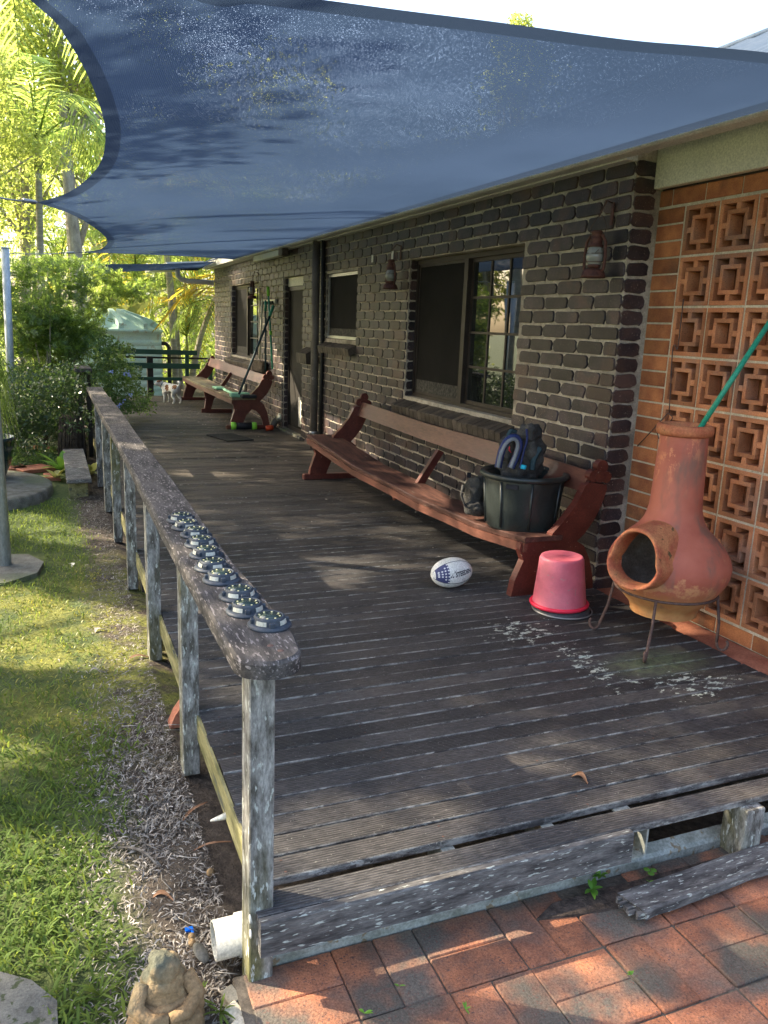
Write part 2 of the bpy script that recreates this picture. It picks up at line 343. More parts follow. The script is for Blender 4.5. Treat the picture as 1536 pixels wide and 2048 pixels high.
M['lglass']=mat('dusty lantern glass',(.2,.21,.2),(.3,.31,.29),rough=.08,spec=.6,bst=0)
M['lightbody']=mat('slate plastic light body',(.032,.042,.055),(.045,.055,.07),rough=.5,bst=.1)
M['lens']=mat('ribbed clear lens',(.38,.38,.32),(.5,.5,.43),rough=.25,bst=.3,bs=200,stretch=(1,1,.1))
M['led']=mat('pale yellow led',(.75,.68,.35),rough=.3,bst=0)
M['solar']=mat('dark solar panel',(.015,.03,.03),(.04,.06,.05),rough=.15,spec=.6,bst=0)
M['stone']=mat('carved sandstone',(.22,.14,.07),(.36,.24,.12),scale=6,rough=.95,bs=60,bst=.9,bd=.008,c4=(.1,.1,.07),s4=6,lo4=.5,hi4=.65)
M['pvc']=mat('dirty white pvc',(.6,.58,.48),(.68,.66,.58),scale=5,rough=.4,c3=(.2,.2,.12),s3=25,t3=.66,bst=.05)
M['gpole']=mat('galvanised pole',(.33,.37,.37),(.47,.5,.5),scale=30,rough=.5,metal=.3,bst=.1,stretch=(1,1,.3))
M['bark']=mat('pale bark',(.22,.19,.15),(.42,.38,.3),scale=8,rough=.9,bst=.8,stretch=(1,1,.4),bd=.02)
M['palmbark']=mat('ringed palm trunk',(.26,.23,.17),(.4,.37,.28),scale=3,rough=.9,bst=.8,stretch=(.3,.3,6),bd=.02)
M['darkbark']=mat('dark fibrous trunk',(.04,.03,.022),(.09,.07,.05),scale=20,rough=.95,bst=1.0,bd=.03)
M['palm']=leafmat('palm leaflet',(.06,.12,.02),(.12,.18,.035),tr=.55,trc=(.5,.64,.14))
M['palmy']=leafmat('yellow palm leaflet',(.16,.14,.02),(.25,.2,.03),tr=.6,trc=(.95,.68,.08))
M['tree']=leafmat('tree leaf',(.08,.12,.02),(.17,.19,.04),tr=.55,trc=(.66,.74,.17))
M['shadetree']=leafmat('shade tree leaf',(.03,.06,.015),(.06,.09,.02),tr=.35,trc=(.3,.35,.05))
M['shrub']=leafmat('small shrub leaf',(.055,.115,.04),(.12,.19,.06),tr=.45,trc=(.4,.55,.1),rough=.35,spec=.5)
M['shrubdark']=leafmat('dark shrub leaf',(.025,.055,.02),(.06,.10,.035),tr=.25,trc=(.12,.2,.05),rough=.35,spec=.5)
M['shrub2']=leafmat('plumbago leaf',(.06,.125,.045),(.11,.19,.07),tr=.35,trc=(.25,.38,.08),rough=.4)
M['grass']=leafmat('carpet grass blade',(.05,.095,.02),(.125,.18,.042),tr=.35,trc=(.34,.42,.07),rnd=.4,rough=.7,spec=.12)
M['grassy']=leafmat('sunny yellow grass',(.16,.17,.03),(.28,.26,.05),tr=.4,trc=(.6,.55,.08),rnd=.25)
M['weed']=leafmat('bright weed leaf',(.1,.25,.03),(.15,.33,.05),tr=.35,trc=(.3,.5,.06),rnd=.1)
M['litter']=mat('dry leaf litter',(.12,.10,.082),(.38,.345,.295),scale=30,rough=.9,bst=0,rnd=.6)
M['brownleaf']=mat('brown fallen leaf',(.16,.08,.04),(.3,.17,.1),scale=20,rough=.8,bst=0,rnd=.4)
M['flower']=mat('pale blue petal',(.42,.5,.85),rough=.6,bst=0)
M['fern']=leafmat('staghorn frond',(.2,.24,.08),(.3,.33,.14),tr=.45,trc=(.5,.5,.15))
M['pot']=mat('dark glazed pot',(.012,.03,.03),(.02,.045,.04),rough=.12,spec=.7,bst=0)
M['rubber']=mat('black rubber mat',(.012,.012,.012),(.03,.03,.028),rough=.8)
M['foam']=mat('black foam',(.012,.013,.018),(.02,.02,.025),rough=.7)
M['lime']=mat('lime green plastic',(.25,.62,.05),(.3,.7,.08),rough=.5,bst=0)
M['mint']=mat('mint green plastic',(.2,.45,.3),(.3,.55,.36),rough=.5,bst=0)
M['orangeplastic']=mat('orange plastic',(.6,.07,.02),rough=.5,bst=0)
M['tinyblue']=mat('blue plastic scrap',(.0,.12,.62),rough=.4,bst=0)
M['cloth']=mat('batten diffuser',(.5,.48,.36),(.6,.58,.45),rough=.3,bst=0)
M['bwhite']=mat('pale chimney paint',(.4,.4,.38),rough=.6)
# glass panes: dark reflective glazing
def glassmat():
    m=bpy.data.materials.new('window glass'); t=nodes_of(m); out=N(t,'ShaderNodeOutputMaterial')
    b=N(t,'ShaderNodeBsdfPrincipled'); b.inputs['Base Color'].default_value=(.012,.014,.013,1); b.inputs['Roughness'].default_value=.02; b.inputs['Specular IOR Level'].default_value=1.0; b.inputs['IOR'].default_value=1.75
    L_(t,bump(t,noise(t,wpos(t),1.5,1),.06,.05),b.inputs['Normal']); L_(t,b.outputs[0],out.inputs[0]); return m
M['glass']=glassmat()
def sailmat(name,holes=True):
    m=bpy.data.materials.new(name); t=nodes_of(m); out=N(t,'ShaderNodeOutputMaterial')
    d=N(t,'ShaderNodeBsdfPrincipled'); d.inputs['Roughness'].default_value=.9; d.inputs['Specular IOR Level'].default_value=.05
    tl=N(t,'ShaderNodeBsdfTranslucent'); mx=N(t,'ShaderNodeMixShader')
    v=wpos(t)
    c=mixc(t,ramp(t,noise(t,v,1.2,3),.35,.65),(.026,.036,.055),(.034,.046,.068)); L_(t,c,d.inputs['Base Color'])
    L_(t,mixc(t,ramp(t,noise(t,v,.7,3),.3,.7),(.03,.05,.088) if holes else (.022,.036,.06),(.042,.068,.118) if holes else (.026,.04,.068)),tl.inputs[0]); mx.inputs[0].default_value=.5
    wv=N(t,'ShaderNodeTexWave',bands_direction='X'); wv.inputs['Scale'].default_value=45; wv.inputs['Distortion'].default_value=1.2; L_(t,v,wv.inputs['Vector'])
    L_(t,bump(t,wv.outputs['Fac'],.5,.002),d.inputs['Normal'])
    L_(t,d.outputs[0],mx.inputs[1]); L_(t,tl.outputs[0],mx.inputs[2])
    if holes:
        tr=N(t,'ShaderNodeBsdfTransparent'); m2=N(t,'ShaderNodeMixShader')
        st=wpos(t,(1,.35,1)); h=noise(t,wpos(t,(1,.5,1)),330,1,.5); cl=ramp(t,noise(t,wpos(t,(1,.6,1)),1.3,3),.4,.66)
        th=math_(t,'ADD',h,math_(t,'MULTIPLY',cl,.10)); f=ramp(t,th,.715,.755)
        f=math_(t,'MULTIPLY',f,.5); xx=N(t,'ShaderNodeSeparateXYZ'); L_(t,wpos(t),xx.inputs[0]); f=math_(t,'MULTIPLY',f,ramp(t,xx.outputs[0],2.45,2.1))
        L_(t,f,m2.inputs[0]); L_(t,mx.outputs[0],m2.inputs[1]); L_(t,tr.outputs[0],m2.inputs[2]); L_(t,m2.outputs[0],out.inputs[0])
    else: L_(t,mx.outputs[0],out.inputs[0])
    return m
M['sail']=sailmat('knitted shade cloth'); M['hem']=sailmat('shade cloth hem',False)
def chimmat():
    m=bpy.data.materials.new('faded painted clay'); t=nodes_of(m); out=N(t,'ShaderNodeOutputMaterial'); b=N(t,'ShaderNodeBsdfPrincipled'); L_(t,b.outputs[0],out.inputs[0])
    v=wpos(t); g=N(t,'ShaderNodeNewGeometry').outputs['Position']; sx=N(t,'ShaderNodeSeparateXYZ'); L_(t,g,sx.inputs[0]); z=sx.outputs[2]
    c=mixc(t,ramp(t,noise(t,v,5,4),.35,.65),(.34,.085,.05),(.43,.13,.08))
    och=mixc(t,ramp(t,noise(t,v,14,4),.35,.65),(.42,.17,.055),(.5,.27,.1))
    low=ramp(t,math_(t,'ADD',z,math_(t,'MULTIPLY',noise(t,v,7,5,.7),.35)),.50,.40); c=mixc(t,low,c,och)
    top=ramp(t,math_(t,'ADD',z,math_(t,'MULTIPLY',noise(t,v,60,4,.7),.03)),1.035,1.045); c=mixc(t,top,c,och)
    fl=math_(t,'MULTIPLY',ramp(t,noise(t,wpos(t,(1,1,.6)),17,6,.75),.56,.60),ramp(t,z,.72,.86)); c=mixc(t,fl,c,(.55,.2,.1))
    fl2=math_(t,'MULTIPLY',ramp(t,noise(t,v,3.5,6,.72),.56,.62),ramp(t,z,.62,.5)); c=mixc(t,fl2,c,(.52,.24,.11))
    sm=math_(t,'MULTIPLY',ramp(t,noise(t,wpos(t,(1.6,1.6,.5)),5,4,.6),.53,.66),.75); c=mixc(t,sm,c,(.17,.10,.07))
    L_(t,c,b.inputs['Base Color']); b.inputs['Roughness'].default_value=.72; L_(t,bump(t,noise(t,v,50,5,.6),.4,.005),b.inputs['Normal']); return m
M['clay']=chimmat()
M['ochre']=mat('ochre worn clay rim',(.36,.10,.05),(.45,.19,.08),scale=14,rough=.8,bs=60,bst=.7,c3=(.1,.07,.03),s3=26,t3=.66)
M['soot']=mat('sooty clay inside',(.22,.18,.15),(.38,.34,.29),scale=9,rough=.95,bst=.5,c3=(.42,.4,.36),s3=9,t3=.62)
def groundmat():
    m=bpy.data.materials.new('soil and moss ground'); t=nodes_of(m); out=N(t,'ShaderNodeOutputMaterial'); b=N(t,'ShaderNodeBsdfPrincipled'); L_(t,b.outputs[0],out.inputs[0])
    v=wpos(t); sx=N(t,'ShaderNodeSeparateXYZ'); L_(t,v,sx.inputs[0])
    soil=mixc(t,ramp(t,noise(t,v,22,5,.7),.35,.65),(.045,.032,.022),(.13,.10,.072))
    moss=mixc(t,ramp(t,noise(t,v,30,5,.7),.35,.65),(.11,.12,.02),(.24,.24,.04))
    grs=mixc(t,ramp(t,noise(t,v,25,5,.7),.35,.65),(.05,.075,.018),(.10,.13,.03))
    xe=math_(t,'ADD',sx.outputs[0],math_(t,'MULTIPLY',noise(t,v,3,4),.35)); c=mixc(t,ramp(t,xe,.30,.40),grs,soil)
    ym=math_(t,'MULTIPLY',ramp(t,sx.outputs[1],2.9,3.3),ramp(t,sx.outputs[1],6.2,5.2)); mf=math_(t,'MULTIPLY',ym,ramp(t,noise(t,v,4.5,5,.7),.40,.55)); c=mixc(t,mf,c,moss)
    L_(t,c,b.inputs['Base Color']); b.inputs['Roughness'].default_value=.95; L_(t,bump(t,noise(t,v,40,6,.7),.9,.03),b.inputs['Normal']); return m
M['ground']=groundmat()
GZ=-.25
# ================================================================== SETTING
xs=sorted(set([-200,-90,-45,-22,-12,-7,-4]+[round(-2.5+.1*i,3) for i in range(60)]+[4,6,9,15,25,50,100,200]))
ys=sorted(set([-200,-60,-15,-5,-1,0]+[round(.6+.12*i,3) for i in range(110)]+[14.5,16,18,21,25,32,45,80,150,300]))
X_,Y_=np.meshgrid(xs,ys); Zg=GZ+0.008*np.sin(X_*5.3+Y_*3.1)+.006*np.sin(X_*11-Y_*9)+RNG.normal(size=X_.shape)*.0035
Zg=np.where(X_>.45,GZ-.03,Zg); Zg=np.where((X_>.3)&(Y_<1.9),GZ-.03,Zg)
V=np.stack([X_,Y_,Zg],-1).reshape(-1,3); ny,nx=X_.shape
I=np.arange(ny*nx).reshape(ny,nx); F=np.stack([I[:-1,:-1],I[:-1,1:],I[1:,1:],I[1:,:-1]],-1).reshape(-1,4)
g=link('ground',bulk('ground',V,F,M['ground'],True),None); tag(g,'soil and moss ground beneath the lawn','ground',kind='structure')
# ---- paving
def paver_mesh(l,w_):
    mb=MB(); mb.box((-l/2,-w_/2,-.05),(l/2,w_/2,0),.0035); return mb.mesh('paver')
pv=link('paving',MB().box((.36,.2,-.29),(3.6,1.751,-.211)).mesh('bed'),mat('sandy paving joint',(.06,.05,.04),(.13,.11,.085),scale=30,rough=1,bs=90,bst=.9)); tag(pv,kind='structure')
pms=[paver_mesh(.2365,.1165) for _ in range(1)]; pms[0].materials.append(M['paver'])
x0,y1,c=.385,1.752,.24
for r in range(6):
    for i in range(13):
        cx=x0+c*(i+.5); cy=y1-c*(r+.5); vert=(i+r)%2==1
        for s_ in (-1,1):
            if r==0 and i==0 and s_==1: pass
            L=(cx+s_*.06,cy) if vert else (cx,cy+s_*.06)
            if r==0 and not vert and s_==1 and i in (4,): continue
            o=link('paver',pms[0],None,pv,(L[0]+random.uniform(-.0015,.0015),L[1]+random.uniform(-.0015,.0015),-.205+random.uniform(-.003,.004)))
            o.rotation_euler=(random.uniform(-.012,.012),random.uniform(-.012,.012),(PI/2 if vert else 0)+random.uniform(-.008,.008)+(PI if random.random()<.5 else 0))
sl_=MB(); sl_.prism([(-.9,1.2),(-.05,1.2),(-.06,1.84),(-.12,1.93),(-.2,1.99),(-.9,2.02)],'z',-.3,-.222); p=obj('concrete_path',sl_,mat('dirty grey concrete',(.08,.078,.068),(.15,.145,.125),scale=14,rough=1,bs=90,bst=.8,c3=(.05,.06,.03),s3=30,t3=.58)); tag(p,kind='structure')
# ---- deck
deck=thing('timber_deck','weathered grey timber verandah deck running along the brick house','deck',(1.7,8,0))
bms=[]
def board_mesh(L,wd=.0865,rag=0):
    mb=MB(); n=14; vs=[]; hw=wd/2
    for i in range(n+1):
        x=-L/2+L*i/n; j1=random.uniform(-.0015,.0015); j2=random.uniform(-.0015,.0015); zz=random.uniform(-.001,.001)
        vs+=[(x,-hw+j1,-.022),(x,-hw+j1,-.003+zz),(x,-hw+.003+j1,zz),(x,hw-.003+j2,zz),(x,hw+j2,-.003+zz),(x,hw+j2,-.022)]
    fs=[(i*6+k,i*6+(k+1)%6,(i+1)*6+(k+1)%6,(i+1)*6+k) for i in range(n) for k in range(6)]+[(0,1,2,3,4,5),tuple(n*6+k for k in range(6))[::-1]]
    return mb.add(vs,fs).mesh('board')
LA=2.465; LB=2.425
mA=[board_mesh(LA) for _ in range(5)]; mBm=[board_mesh(LB) for _ in range(4)]
for m_ in mA+mBm: m_.materials.append(M['deck'])
yb=1.864; k=0
while yb<15.75:
    near=yb<3.74; L=LB if near else LA
    o=link('board',random.choice(mBm if near else mA),None,deck,(.458+L/2+random.uniform(-.006,.004),yb,random.uniform(-.0015,.0015)))
    o.rotation_euler=(random.uniform(-.006,.006),random.uniform(-.0007,.0007),(PI if random.random()<.5 else 0)+random.uniform(-.0006,.0006))
    yb+=.0925; k+=1
o=link('board',board_mesh(3.0,.084),M['deck'],deck,(1.912,1.736,0)); o.rotation_euler=(0,0,-.0025)
mb=MB(); n=20
vs=[]
for i in range(n+1):
    x=.413+(1.548-.413)*i/n; j=random.uniform(-.003,.003)
    vs+=[(x,1.668,-.10+j),(x,1.668,-.006+j*.5),(x,1.672,0.0),(x,1.692,-.001),(x,1.692,-.10+j)]
fs=[(i*5+k,i*5+(k+1)%5,(i+1)*5+(k+1)%5,(i+1)*5+k) for i in range(n) for k in range(5)]+[(0,1,2,3,4),tuple(n*5+k for k in range(5))[::-1]]
mb.add(vs,fs); obj('front_fascia',mb,M['fasciawood'],deck)
mb=MB(); mb.prism([(1.8,-.004),(15.75,-.004),(15.75,-.10),(1.8,-.10)],'x',.447,.457); obj('side_fascia',mb,M['mossfascia'],deck)
# steel bearer (C channel on the paving) and joists
mb=MB(); mb.prism([(1.752,-.225),(1.752,-.182),(1.762,-.172),(1.796,-.160),(1.798,-.166),(1.77,-.178),(1.77,-.225)],'x',.462,3.0); obj('steel_bearer',mb,M['steel'],deck)
for jx in (1.635,2.35):
    mb=MB(); mb.prism([(jx-.045,-.024),(jx+.012,-.024),(jx+.012,-.13),(jx+.005,-.13),(jx+.005,-.032),(jx-.045,-.032)],'y',1.715,1.86)
    mb.box((jx-.045,1.715,-.136),(jx+.004,1.86,-.1301)); obj('steel_joist',mb,M['steel'],deck)
for jx in (.98,1.32): obj('steel_joist',MB().box((jx,1.76,-.13),(jx+.04,1.90,-.024)),M['steel'],deck)
mb=MB(); mb.box((1.995,1.665,-.21),(2.075,1.76,-.024),.004); obj('timber_stump',mb,M['greywood'],deck)
for y in (5,8.5,12,15.5): obj('timber_bearer',MB().box((.47,y,-.24),(2.9,y+.08,-.024)),M['darkpost'],deck)
for y in (4.05,): obj('timber_packer',MB().box((.44,y,-.25),(.52,y+.05,-.105)),M['mossfascia'],deck)
mb=MB()
for yy in np.arange(1.864,15.7,.0925):
    for xx in (.52,1.0,1.5,2.0,2.5,2.84):
        for e in (-.025,.025):
            x_=xx+random.uniform(-.006,.006); y_=yy+e; r_=.0032; mb.add([(x_-r_,y_-r_,.0008),(x_+r_,y_-r_,.0008),(x_+r_*1.2,y_,.0009),(x_+r_,y_+r_,.0008),(x_-r_,y_+r_,.0008),(x_-r_*1.2,y_,.0009)],[(0,1,2,3,4,5)])
o=obj('nail_heads',mb,M['wire'],deck,fix=False); o['kind']='stuff'
# lawn-side terracotta wedge by post
o=link('terracotta_offcut',MB().prism([(.395,-.25),(.45,-.25),(.45,-.15),(.42,-.19)],'y',3.2,3.27).mesh('o'),M['terra']); tag(o,'orange terracotta offcut wedged against the deck side by the rail post','tile')
# ---- handrail
rail=thing('handrail','grey timber handrail with a rounded near end along the garden side of the deck','handrail',(.42,5,-.25))
out=[]
for i in range(25):
    a=PI+PI*i/24; out.append((.4265+.077*math.cos(a)*1.0,1.675+.068*math.sin(a)))
pts=[(x,y) for x,y in out]
right=[(.5035+ (0.012 if y<2.2 else 0)+.004*math.sin(y*2.1),y) for y in np.arange(1.75,9.0,.3)]
left=[(.347+.004*math.sin(y*1.7),y) for y in np.arange(1.75,9.0,.3)][::-1]
poly=pts+right+left
mb=MB(); n=len(poly); vs=[]
cx,cy=.426,5
def ins(p,d): 
    x=p[0]+(d if p[0]<.42 else -d); y=p[1]+(d if p[1]<1.72 else 0); return (x,y)
for z,d in ((.672,0.0),(.706,0.0),(.714,.006)): vs+=[(*ins(p,d),z+.003*math.sin(p[1]*1.3)) for p in poly]
fs=[(k*n+i,k*n+(i+1)%n,(k+1)*n+(i+1)%n,(k+1)*n+i) for k in range(2) for i in range(n)]
# top and bottom as strips
fs+=[tuple(range(n))[::-1],tuple(2*n+i for i in range(n))]
mb.add(vs,fs); obj('rail',mb,M['railwood'],rail)
pm=MB().box((-.031,-.04,0),(.031,.04,.92),.003).mesh('post'); pm.materials.append(M['greywood'])
for i,y in enumerate((1.757,2.85,3.97,5.14,6.31,7.36,8.5)):
    o=link('post',pm,None,rail,(.426,y,-.25+ (0 if i else -.005))); o.rotation_euler=(0,0,random.uniform(-.04,.04))
for q in ((500,1838),(501,1868)):
    mb=MB().sphere((0,0,0),.008,10,6,(.4,1,1.6)); p=PX(q[0],q[1],.394); obj('bolt',mb,M['pvc'],rail,p)
for (x,y) in ((.44,1.70),(.455,1.665)):
    mb=MB().lathe([(0,.0025),(.006,.0025),(.0085,.0005),(.0085,-.002)],(0,0,0),10); obj('screw',mb,M['wire'],rail,(x,y,.7155))
# ---- dark brick house
house=thing('brick_house','long low house of dark clinker bricks with brown window frames','house',(3.5,9,-.2))
OP=[(4.80,6.66,.845,2.012),(7.94,8.96,1.285,1.985),(9.86,10.75,0.02,2.02),(12.18,14.15,.865,2.01)]
YN,YF=3.74,15.65; XW=2.932
mb=MB(); cur=YN
for (a,b,z0,z1) in OP:
    mb.box((XW,cur,-.2),(3.12,a,2.46)); mb.box((XW,a,-.2),(3.12,b,z0)); mb.box((XW,a,z1),(3.12,b,2.46)); cur=b
mb.box((XW,cur,-.2),(3.12,YF,2.46));
wall=obj('wall',mb,M['mortar'],house)
obj('side_wall',MB().box((3.121,YF-.12,-.2),(8.5,YF-.001,2.46)),M['mortar'],house); obj('side_wall',MB().box((3.5,1.0,-.2),(8.5,1.1,2.46)),M['mortar'],house); obj('return_wall',MB().box((3.121,YN,-.2),(3.6,YN+.12,2.459)),M['mortar'],house)
def brick_geo(L,h,rnd=True,d=.010):
    """rounded tumbled face; width along X, outward -Y; returns verts, faces"""
    r=min(.027,h*.36); pts=[]
    for cx,cy,a0 in ((L/2-r,h/2-r,0),(-L/2+r,h/2-r,90),(-L/2+r,-h/2+r,180),(L/2-r,-h/2+r,270)):
        for j in range(4):
            a=math.radians(a0+30*j); k=r*random.uniform(.75,1.12); pts.append((cx+k*math.cos(a),cy+k*math.sin(a)))
    n=len(pts); vs=[(x,.002,z) for x,z in pts]+[(x,-d*.5,z) for x,z in pts]+[(x*.975 if abs(x)>.02 else x,-d,z*.92) for x,z in pts]
    vs+=[(0,-d-.0005,0)]
    fs=[(k*n+i,k*n+(i+1)%n,(k+1)*n+(i+1)%n,(k+1)*n+i) for k in range(2) for i in range(n)]+[(2*n+i,2*n+(i+1)%n,3*n) for i in range(n)]
    return vs,fs
BM=[]
for _ in range(8):
    mb=MB(); v,f=brick_geo(.244,.079); mb.add(v,f); m_=mb.mesh('brick'); m_.materials.append(M['brick']); BM.append(m_)
HM=[]
for _ in range(4):
    mb=MB(); v,f=brick_geo(.100,.079); mb.add(v,f); m_=mb.mesh('brick'); m_.materials.append(M['brick']); HM.append(m_)
PIT=.255; CH=.086; Z0=.034-.086*2
bl=[]
for k in range(0,30):
    zc=Z0+CH*(k+.5)
    if zc+CH/2>2.40: break
    if zc+CH/2<-.02: continue
    iv=[(YN+.004,YF)]
    for (a,b,z0,z1) in OP:
        lo=z0-(.10 if z0>.3 else 0)
        if zc+CH*.35>lo and zc-CH*.35<z1:
            ni=[]
            for (p,q) in iv:
                if b<=p or a>=q: ni.append((p,q)); continue
                if a>p: ni.append((p,a))
                if b<q: ni.append((b,q))
            iv=ni
            if True: bl.append(('h',3.045-.055,b,zc,.1))
    bl.append(('h',3.0,YN,zc,.101))
    off=(k%2)*PIT/2
    for (p,q) in iv:
        y=YN+off-PIT
        while y<q:
            a=max(y+.006,p+.002); b=min(y+PIT-.006,q-.002)
            if b-a>.05: bl.append(('f',XW,(a+b)/2,zc,b-a))
            y+=PIT
bl.sort(key=lambda t:t[2]); near=bl[:300]; rest=bl[300:]
for (ty,x,y,z,l) in near:
    if ty=='f':
        o=link('brick',random.choice(BM),None,wall,(x,y,z)); o.rotation_euler=(0,0,-PI/2); o.scale=(l/.243*random.uniform(.985,1.01),random.uniform(.8,1.25),random.uniform(.93,1.02))
    else:
        o=link('brick',random.choice(HM),None,wall,(x,y,z)); o.scale=(1.5 if l==.101 else 1.0,random.uniform(.8,1.2),random.uniform(.94,1.02))
mb=MB()
for (ty,x,y,z,l) in rest:
    v,f=brick_geo(l,.079)
    if ty=='f': mb.add([(x+q[1],y-q[0],z+q[2]) for q in v],f)
    else: mb.add([(x+q[0],y+q[1],z+q[2]) for q in v],f)
o=obj('brickwork',mb,M['brick'],wall,fix=False); o['kind']='stuff'
# windows
def bars(mb,y0,y1,z0,z1,x0,x1,t):
    mb.box((x0,y0,z0),(x1,y1,z0+t)); mb.box((x0,y0,z1-t),(x1,y1,z1)); mb.box((x0,y0,z0+t),(x1,y0+t,z1-t)); mb.box((x0,y1-t,z0+t),(x1,y1,z1-t))
def window(y0,y1,z0,z1,ym,nc,nr,fm,solid_far=True,label=None):
    mb=MB(); bars(mb,y0,y1,z0,z1,3.0,3.06,.035); mb.box((2.99,ym-.03,z0+.035),(3.06,ym+.03,z1-.035)); wd=obj('window',mb,fm,house)
    if label: wd['label']=label
    # glazed half: y0..ym ; screened half ym..y1
    mb=MB(); bars(mb,y0+.035,ym-.03,z0+.035,z1-.035,3.025,3.05,.03); obj('sash',mb,fm,wd)
    a,b=y0+.065,ym-.06; c_,d_=z0+.065,z1-.065
    for i in range(1,nc): 
        yy=a+(b-a)*i/nc; obj('glazing_bar',MB().box((3.028,yy-.009,c_),(3.045,yy+.009,d_)),fm,wd)
    for j in range(1,nr):
        zz=c_+(d_-c_)*j/nr; obj('glazing_bar',MB().box((3.0285,a,zz-.009),(3.0445,b,zz+.009)),fm,wd)
    for i in range(nc):
        for j in range(nr):
            pa=a+(b-a)*i/nc; pb=a+(b-a)*(i+1)/nc; pc=c_+(d_-c_)*j/nr; pd=c_+(d_-c_)*(j+1)/nr; tw=random.uniform(-.0006,.0006)
            mb=MB(); mb.add([(3.036+tw,pa,pc),(3.036-tw,pb,pc),(3.036-tw,pb,pd),(3.036+tw,pa,pd),(3.04,pa,pc),(3.04,pb,pc),(3.04,pb,pd),(3.04,pa,pd)],[(0,1,2,3),(7,6,5,4),(0,4,5,1),(2,6,7,3)])
            obj('pane',mb,M['glass'],wd)
    mb=MB(); bars(mb,ym+.03,y1-.035,z0+.035,z1-.035,3.012,3.03,.022); obj('screen_frame',mb,fm,wd)
    obj('flyscreen',MB().box((3.016,ym+.052,z0+.16),(3.022,y1-.057,z1-.057)),M['screen'],wd)
    obj('flyscreen',MB().box((3.016,ym+.052,z0+.057),(3.022,y1-.057,z0+.16)),M['screenw'],wd)
    return wd
window(4.80,6.655,.838,2.006,5.72,3,4,M['brownmetal'])
w3=window(12.18,14.145,.86,2.0,13.2,2,4,M['brownmetal'])
# small screen window
mb=MB(); bars(mb,7.95,8.955,1.29,1.98,2.95,3.0,.03); wd=obj('window',mb,M['alu'],house)
obj('flyscreen',MB().box((2.968,7.98,1.40),(2.975,8.925,1.95)),M['screen'],wd); obj('flyscreen',MB().box((2.968,7.98,1.32),(2.975,8.925,1.40)),M['screenw'],wd)
# sloped brick sills
def sill(y0,y1,zt,n,xf=2.82,drop=.075,th=.075):
    bed=obj('window_sill',MB().prism([(2.932,zt-.03),(2.99,zt-.022),(2.99,zt-th),(2.932,zt-th-.03)],'y',y0,y1),M['mortar'],house)
    for i in range(n):
        a=y0+(y1-y0)*i/n+.004; b=y0+(y1-y0)*(i+1)/n-.004; j=random.uniform(-.003,.003)
        mb=MB(); mb.prism([(3.0,zt+j),(xf+.006,zt-drop+.004+j),(xf,zt-drop-.004+j),(xf+.014,zt-drop-th+j),(3.0,zt-th+.0)],'y',a,b); obj('brick',mb,M['sillbrick'],bed)
sill(4.76,6.70,.842,24); sill(7.93,8.98,1.275,12,2.84,.075,.075); sill(12.14,14.2,.864,25)
# door
mb=MB(); bars(mb,9.86,10.75,.03,1.90,2.99,3.05,.05); dr=obj('door',mb,M['brownmetal'],house)
obj('door_leaf',MB().box((3.01,9.91,.08),(3.03,10.70,1.85)),M['browndoor'],dr)
obj('transom_panel',MB().box((2.985,9.86,1.903),(3.04,10.75,2.015)),M['cream'],dr)
obj('handle',MB().box((2.975,9.95,.98),(3.01,9.99,1.08),.004),M['alu'],dr)
mb=MB(); bars(mb,9.95,10.2,.12,.5,2.99,3.008,.03); obj('pet_flap',mb,M['alu'],dr); obj('flap',MB().box((2.998,9.982,.152),(3.004,10.168,.468)),M['pvc'],dr)
mb=MB().box((2.90,9.80,-.0),(2.99,10.78,.03)); obj('threshold',mb,M['concrete'],house)
# brick ledge right of door
bed=obj('brick_ledge',MB().box((2.86,9.28,.955),(2.93,9.70,.965)),M['mortar'],house)
for i in range(5):
    mb=MB(); a=9.29+.082*i; mb.prism([(2.93,1.16),(2.80,1.09),(2.81,.97),(2.93,.966)],'y',a,a+.074); obj('brick',mb,M['sillbrick'],bed)
# eaves, gutter, roof
obj('fascia',MB().box((2.86,3.735,2.345),(2.93,15.7,2.52)),M['whitepaint'],house)
mb=MB(); mb.prism([(2.76,2.455),(2.765,2.36),(2.78,2.352),(2.858,2.352),(2.858,2.46),(2.85,2.46),(2.85,2.362),(2.785,2.362),(2.772,2.37),(2.77,2.455)],'y',1.2,15.9); obj('gutter',mb,M['whitepaint'],house)
obj('beam',MB().box((3.05,1.2,2.215),(3.098,3.732,2.42),.004),M['cream'],house)
obj('soffit_brick',MB().box((3.12,1.2,2.1),(3.2,3.738,2.46)),M['brick'],house)
mb=MB(); ns=200; vs=[]; 
for i in range(ns+1):
    y=.6+(16.2-.6)*i/ns; dz=.009*math.sin(i*PI/2*.97)
    vs+=[(2.78,y,2.47+dz),(6.5,y,4.32+dz),(9.5,y,2.9+dz)]
fs=[(i*3+k,i*3+k+1,(i+1)*3+k+1,(i+1)*3+k) for i in range(ns) for k in (0,1)]
mb.add(vs,fs); obj('roof',mb,M['roof'],house)
mb=MB(); mb.tube([(6.5,.6,4.325),(6.5,16.2,4.325)],.03,10); obj('ridge_cap',mb,M['roof'],house)
# downpipe and conduit
mb=MB(); mb.tube([(2.865,9.15,2.36),(2.865,9.14,1.2),(2.865,9.13,.0)],.045,16); dp=obj('downpipe',mb,M['pipe'],house)
mb=MB(); mb.tube([(2.865,9.13,.165),(2.865,9.13,.2)],.051,16); obj('pipe_collar',mb,M['alu'],dp)
mb=MB(); mb.tube([(2.895,8.99,2.36),(2.9,8.98,1.0),(2.9,8.97,.02)],.022,10); obj('conduit',mb,M['blackpipe'],house)
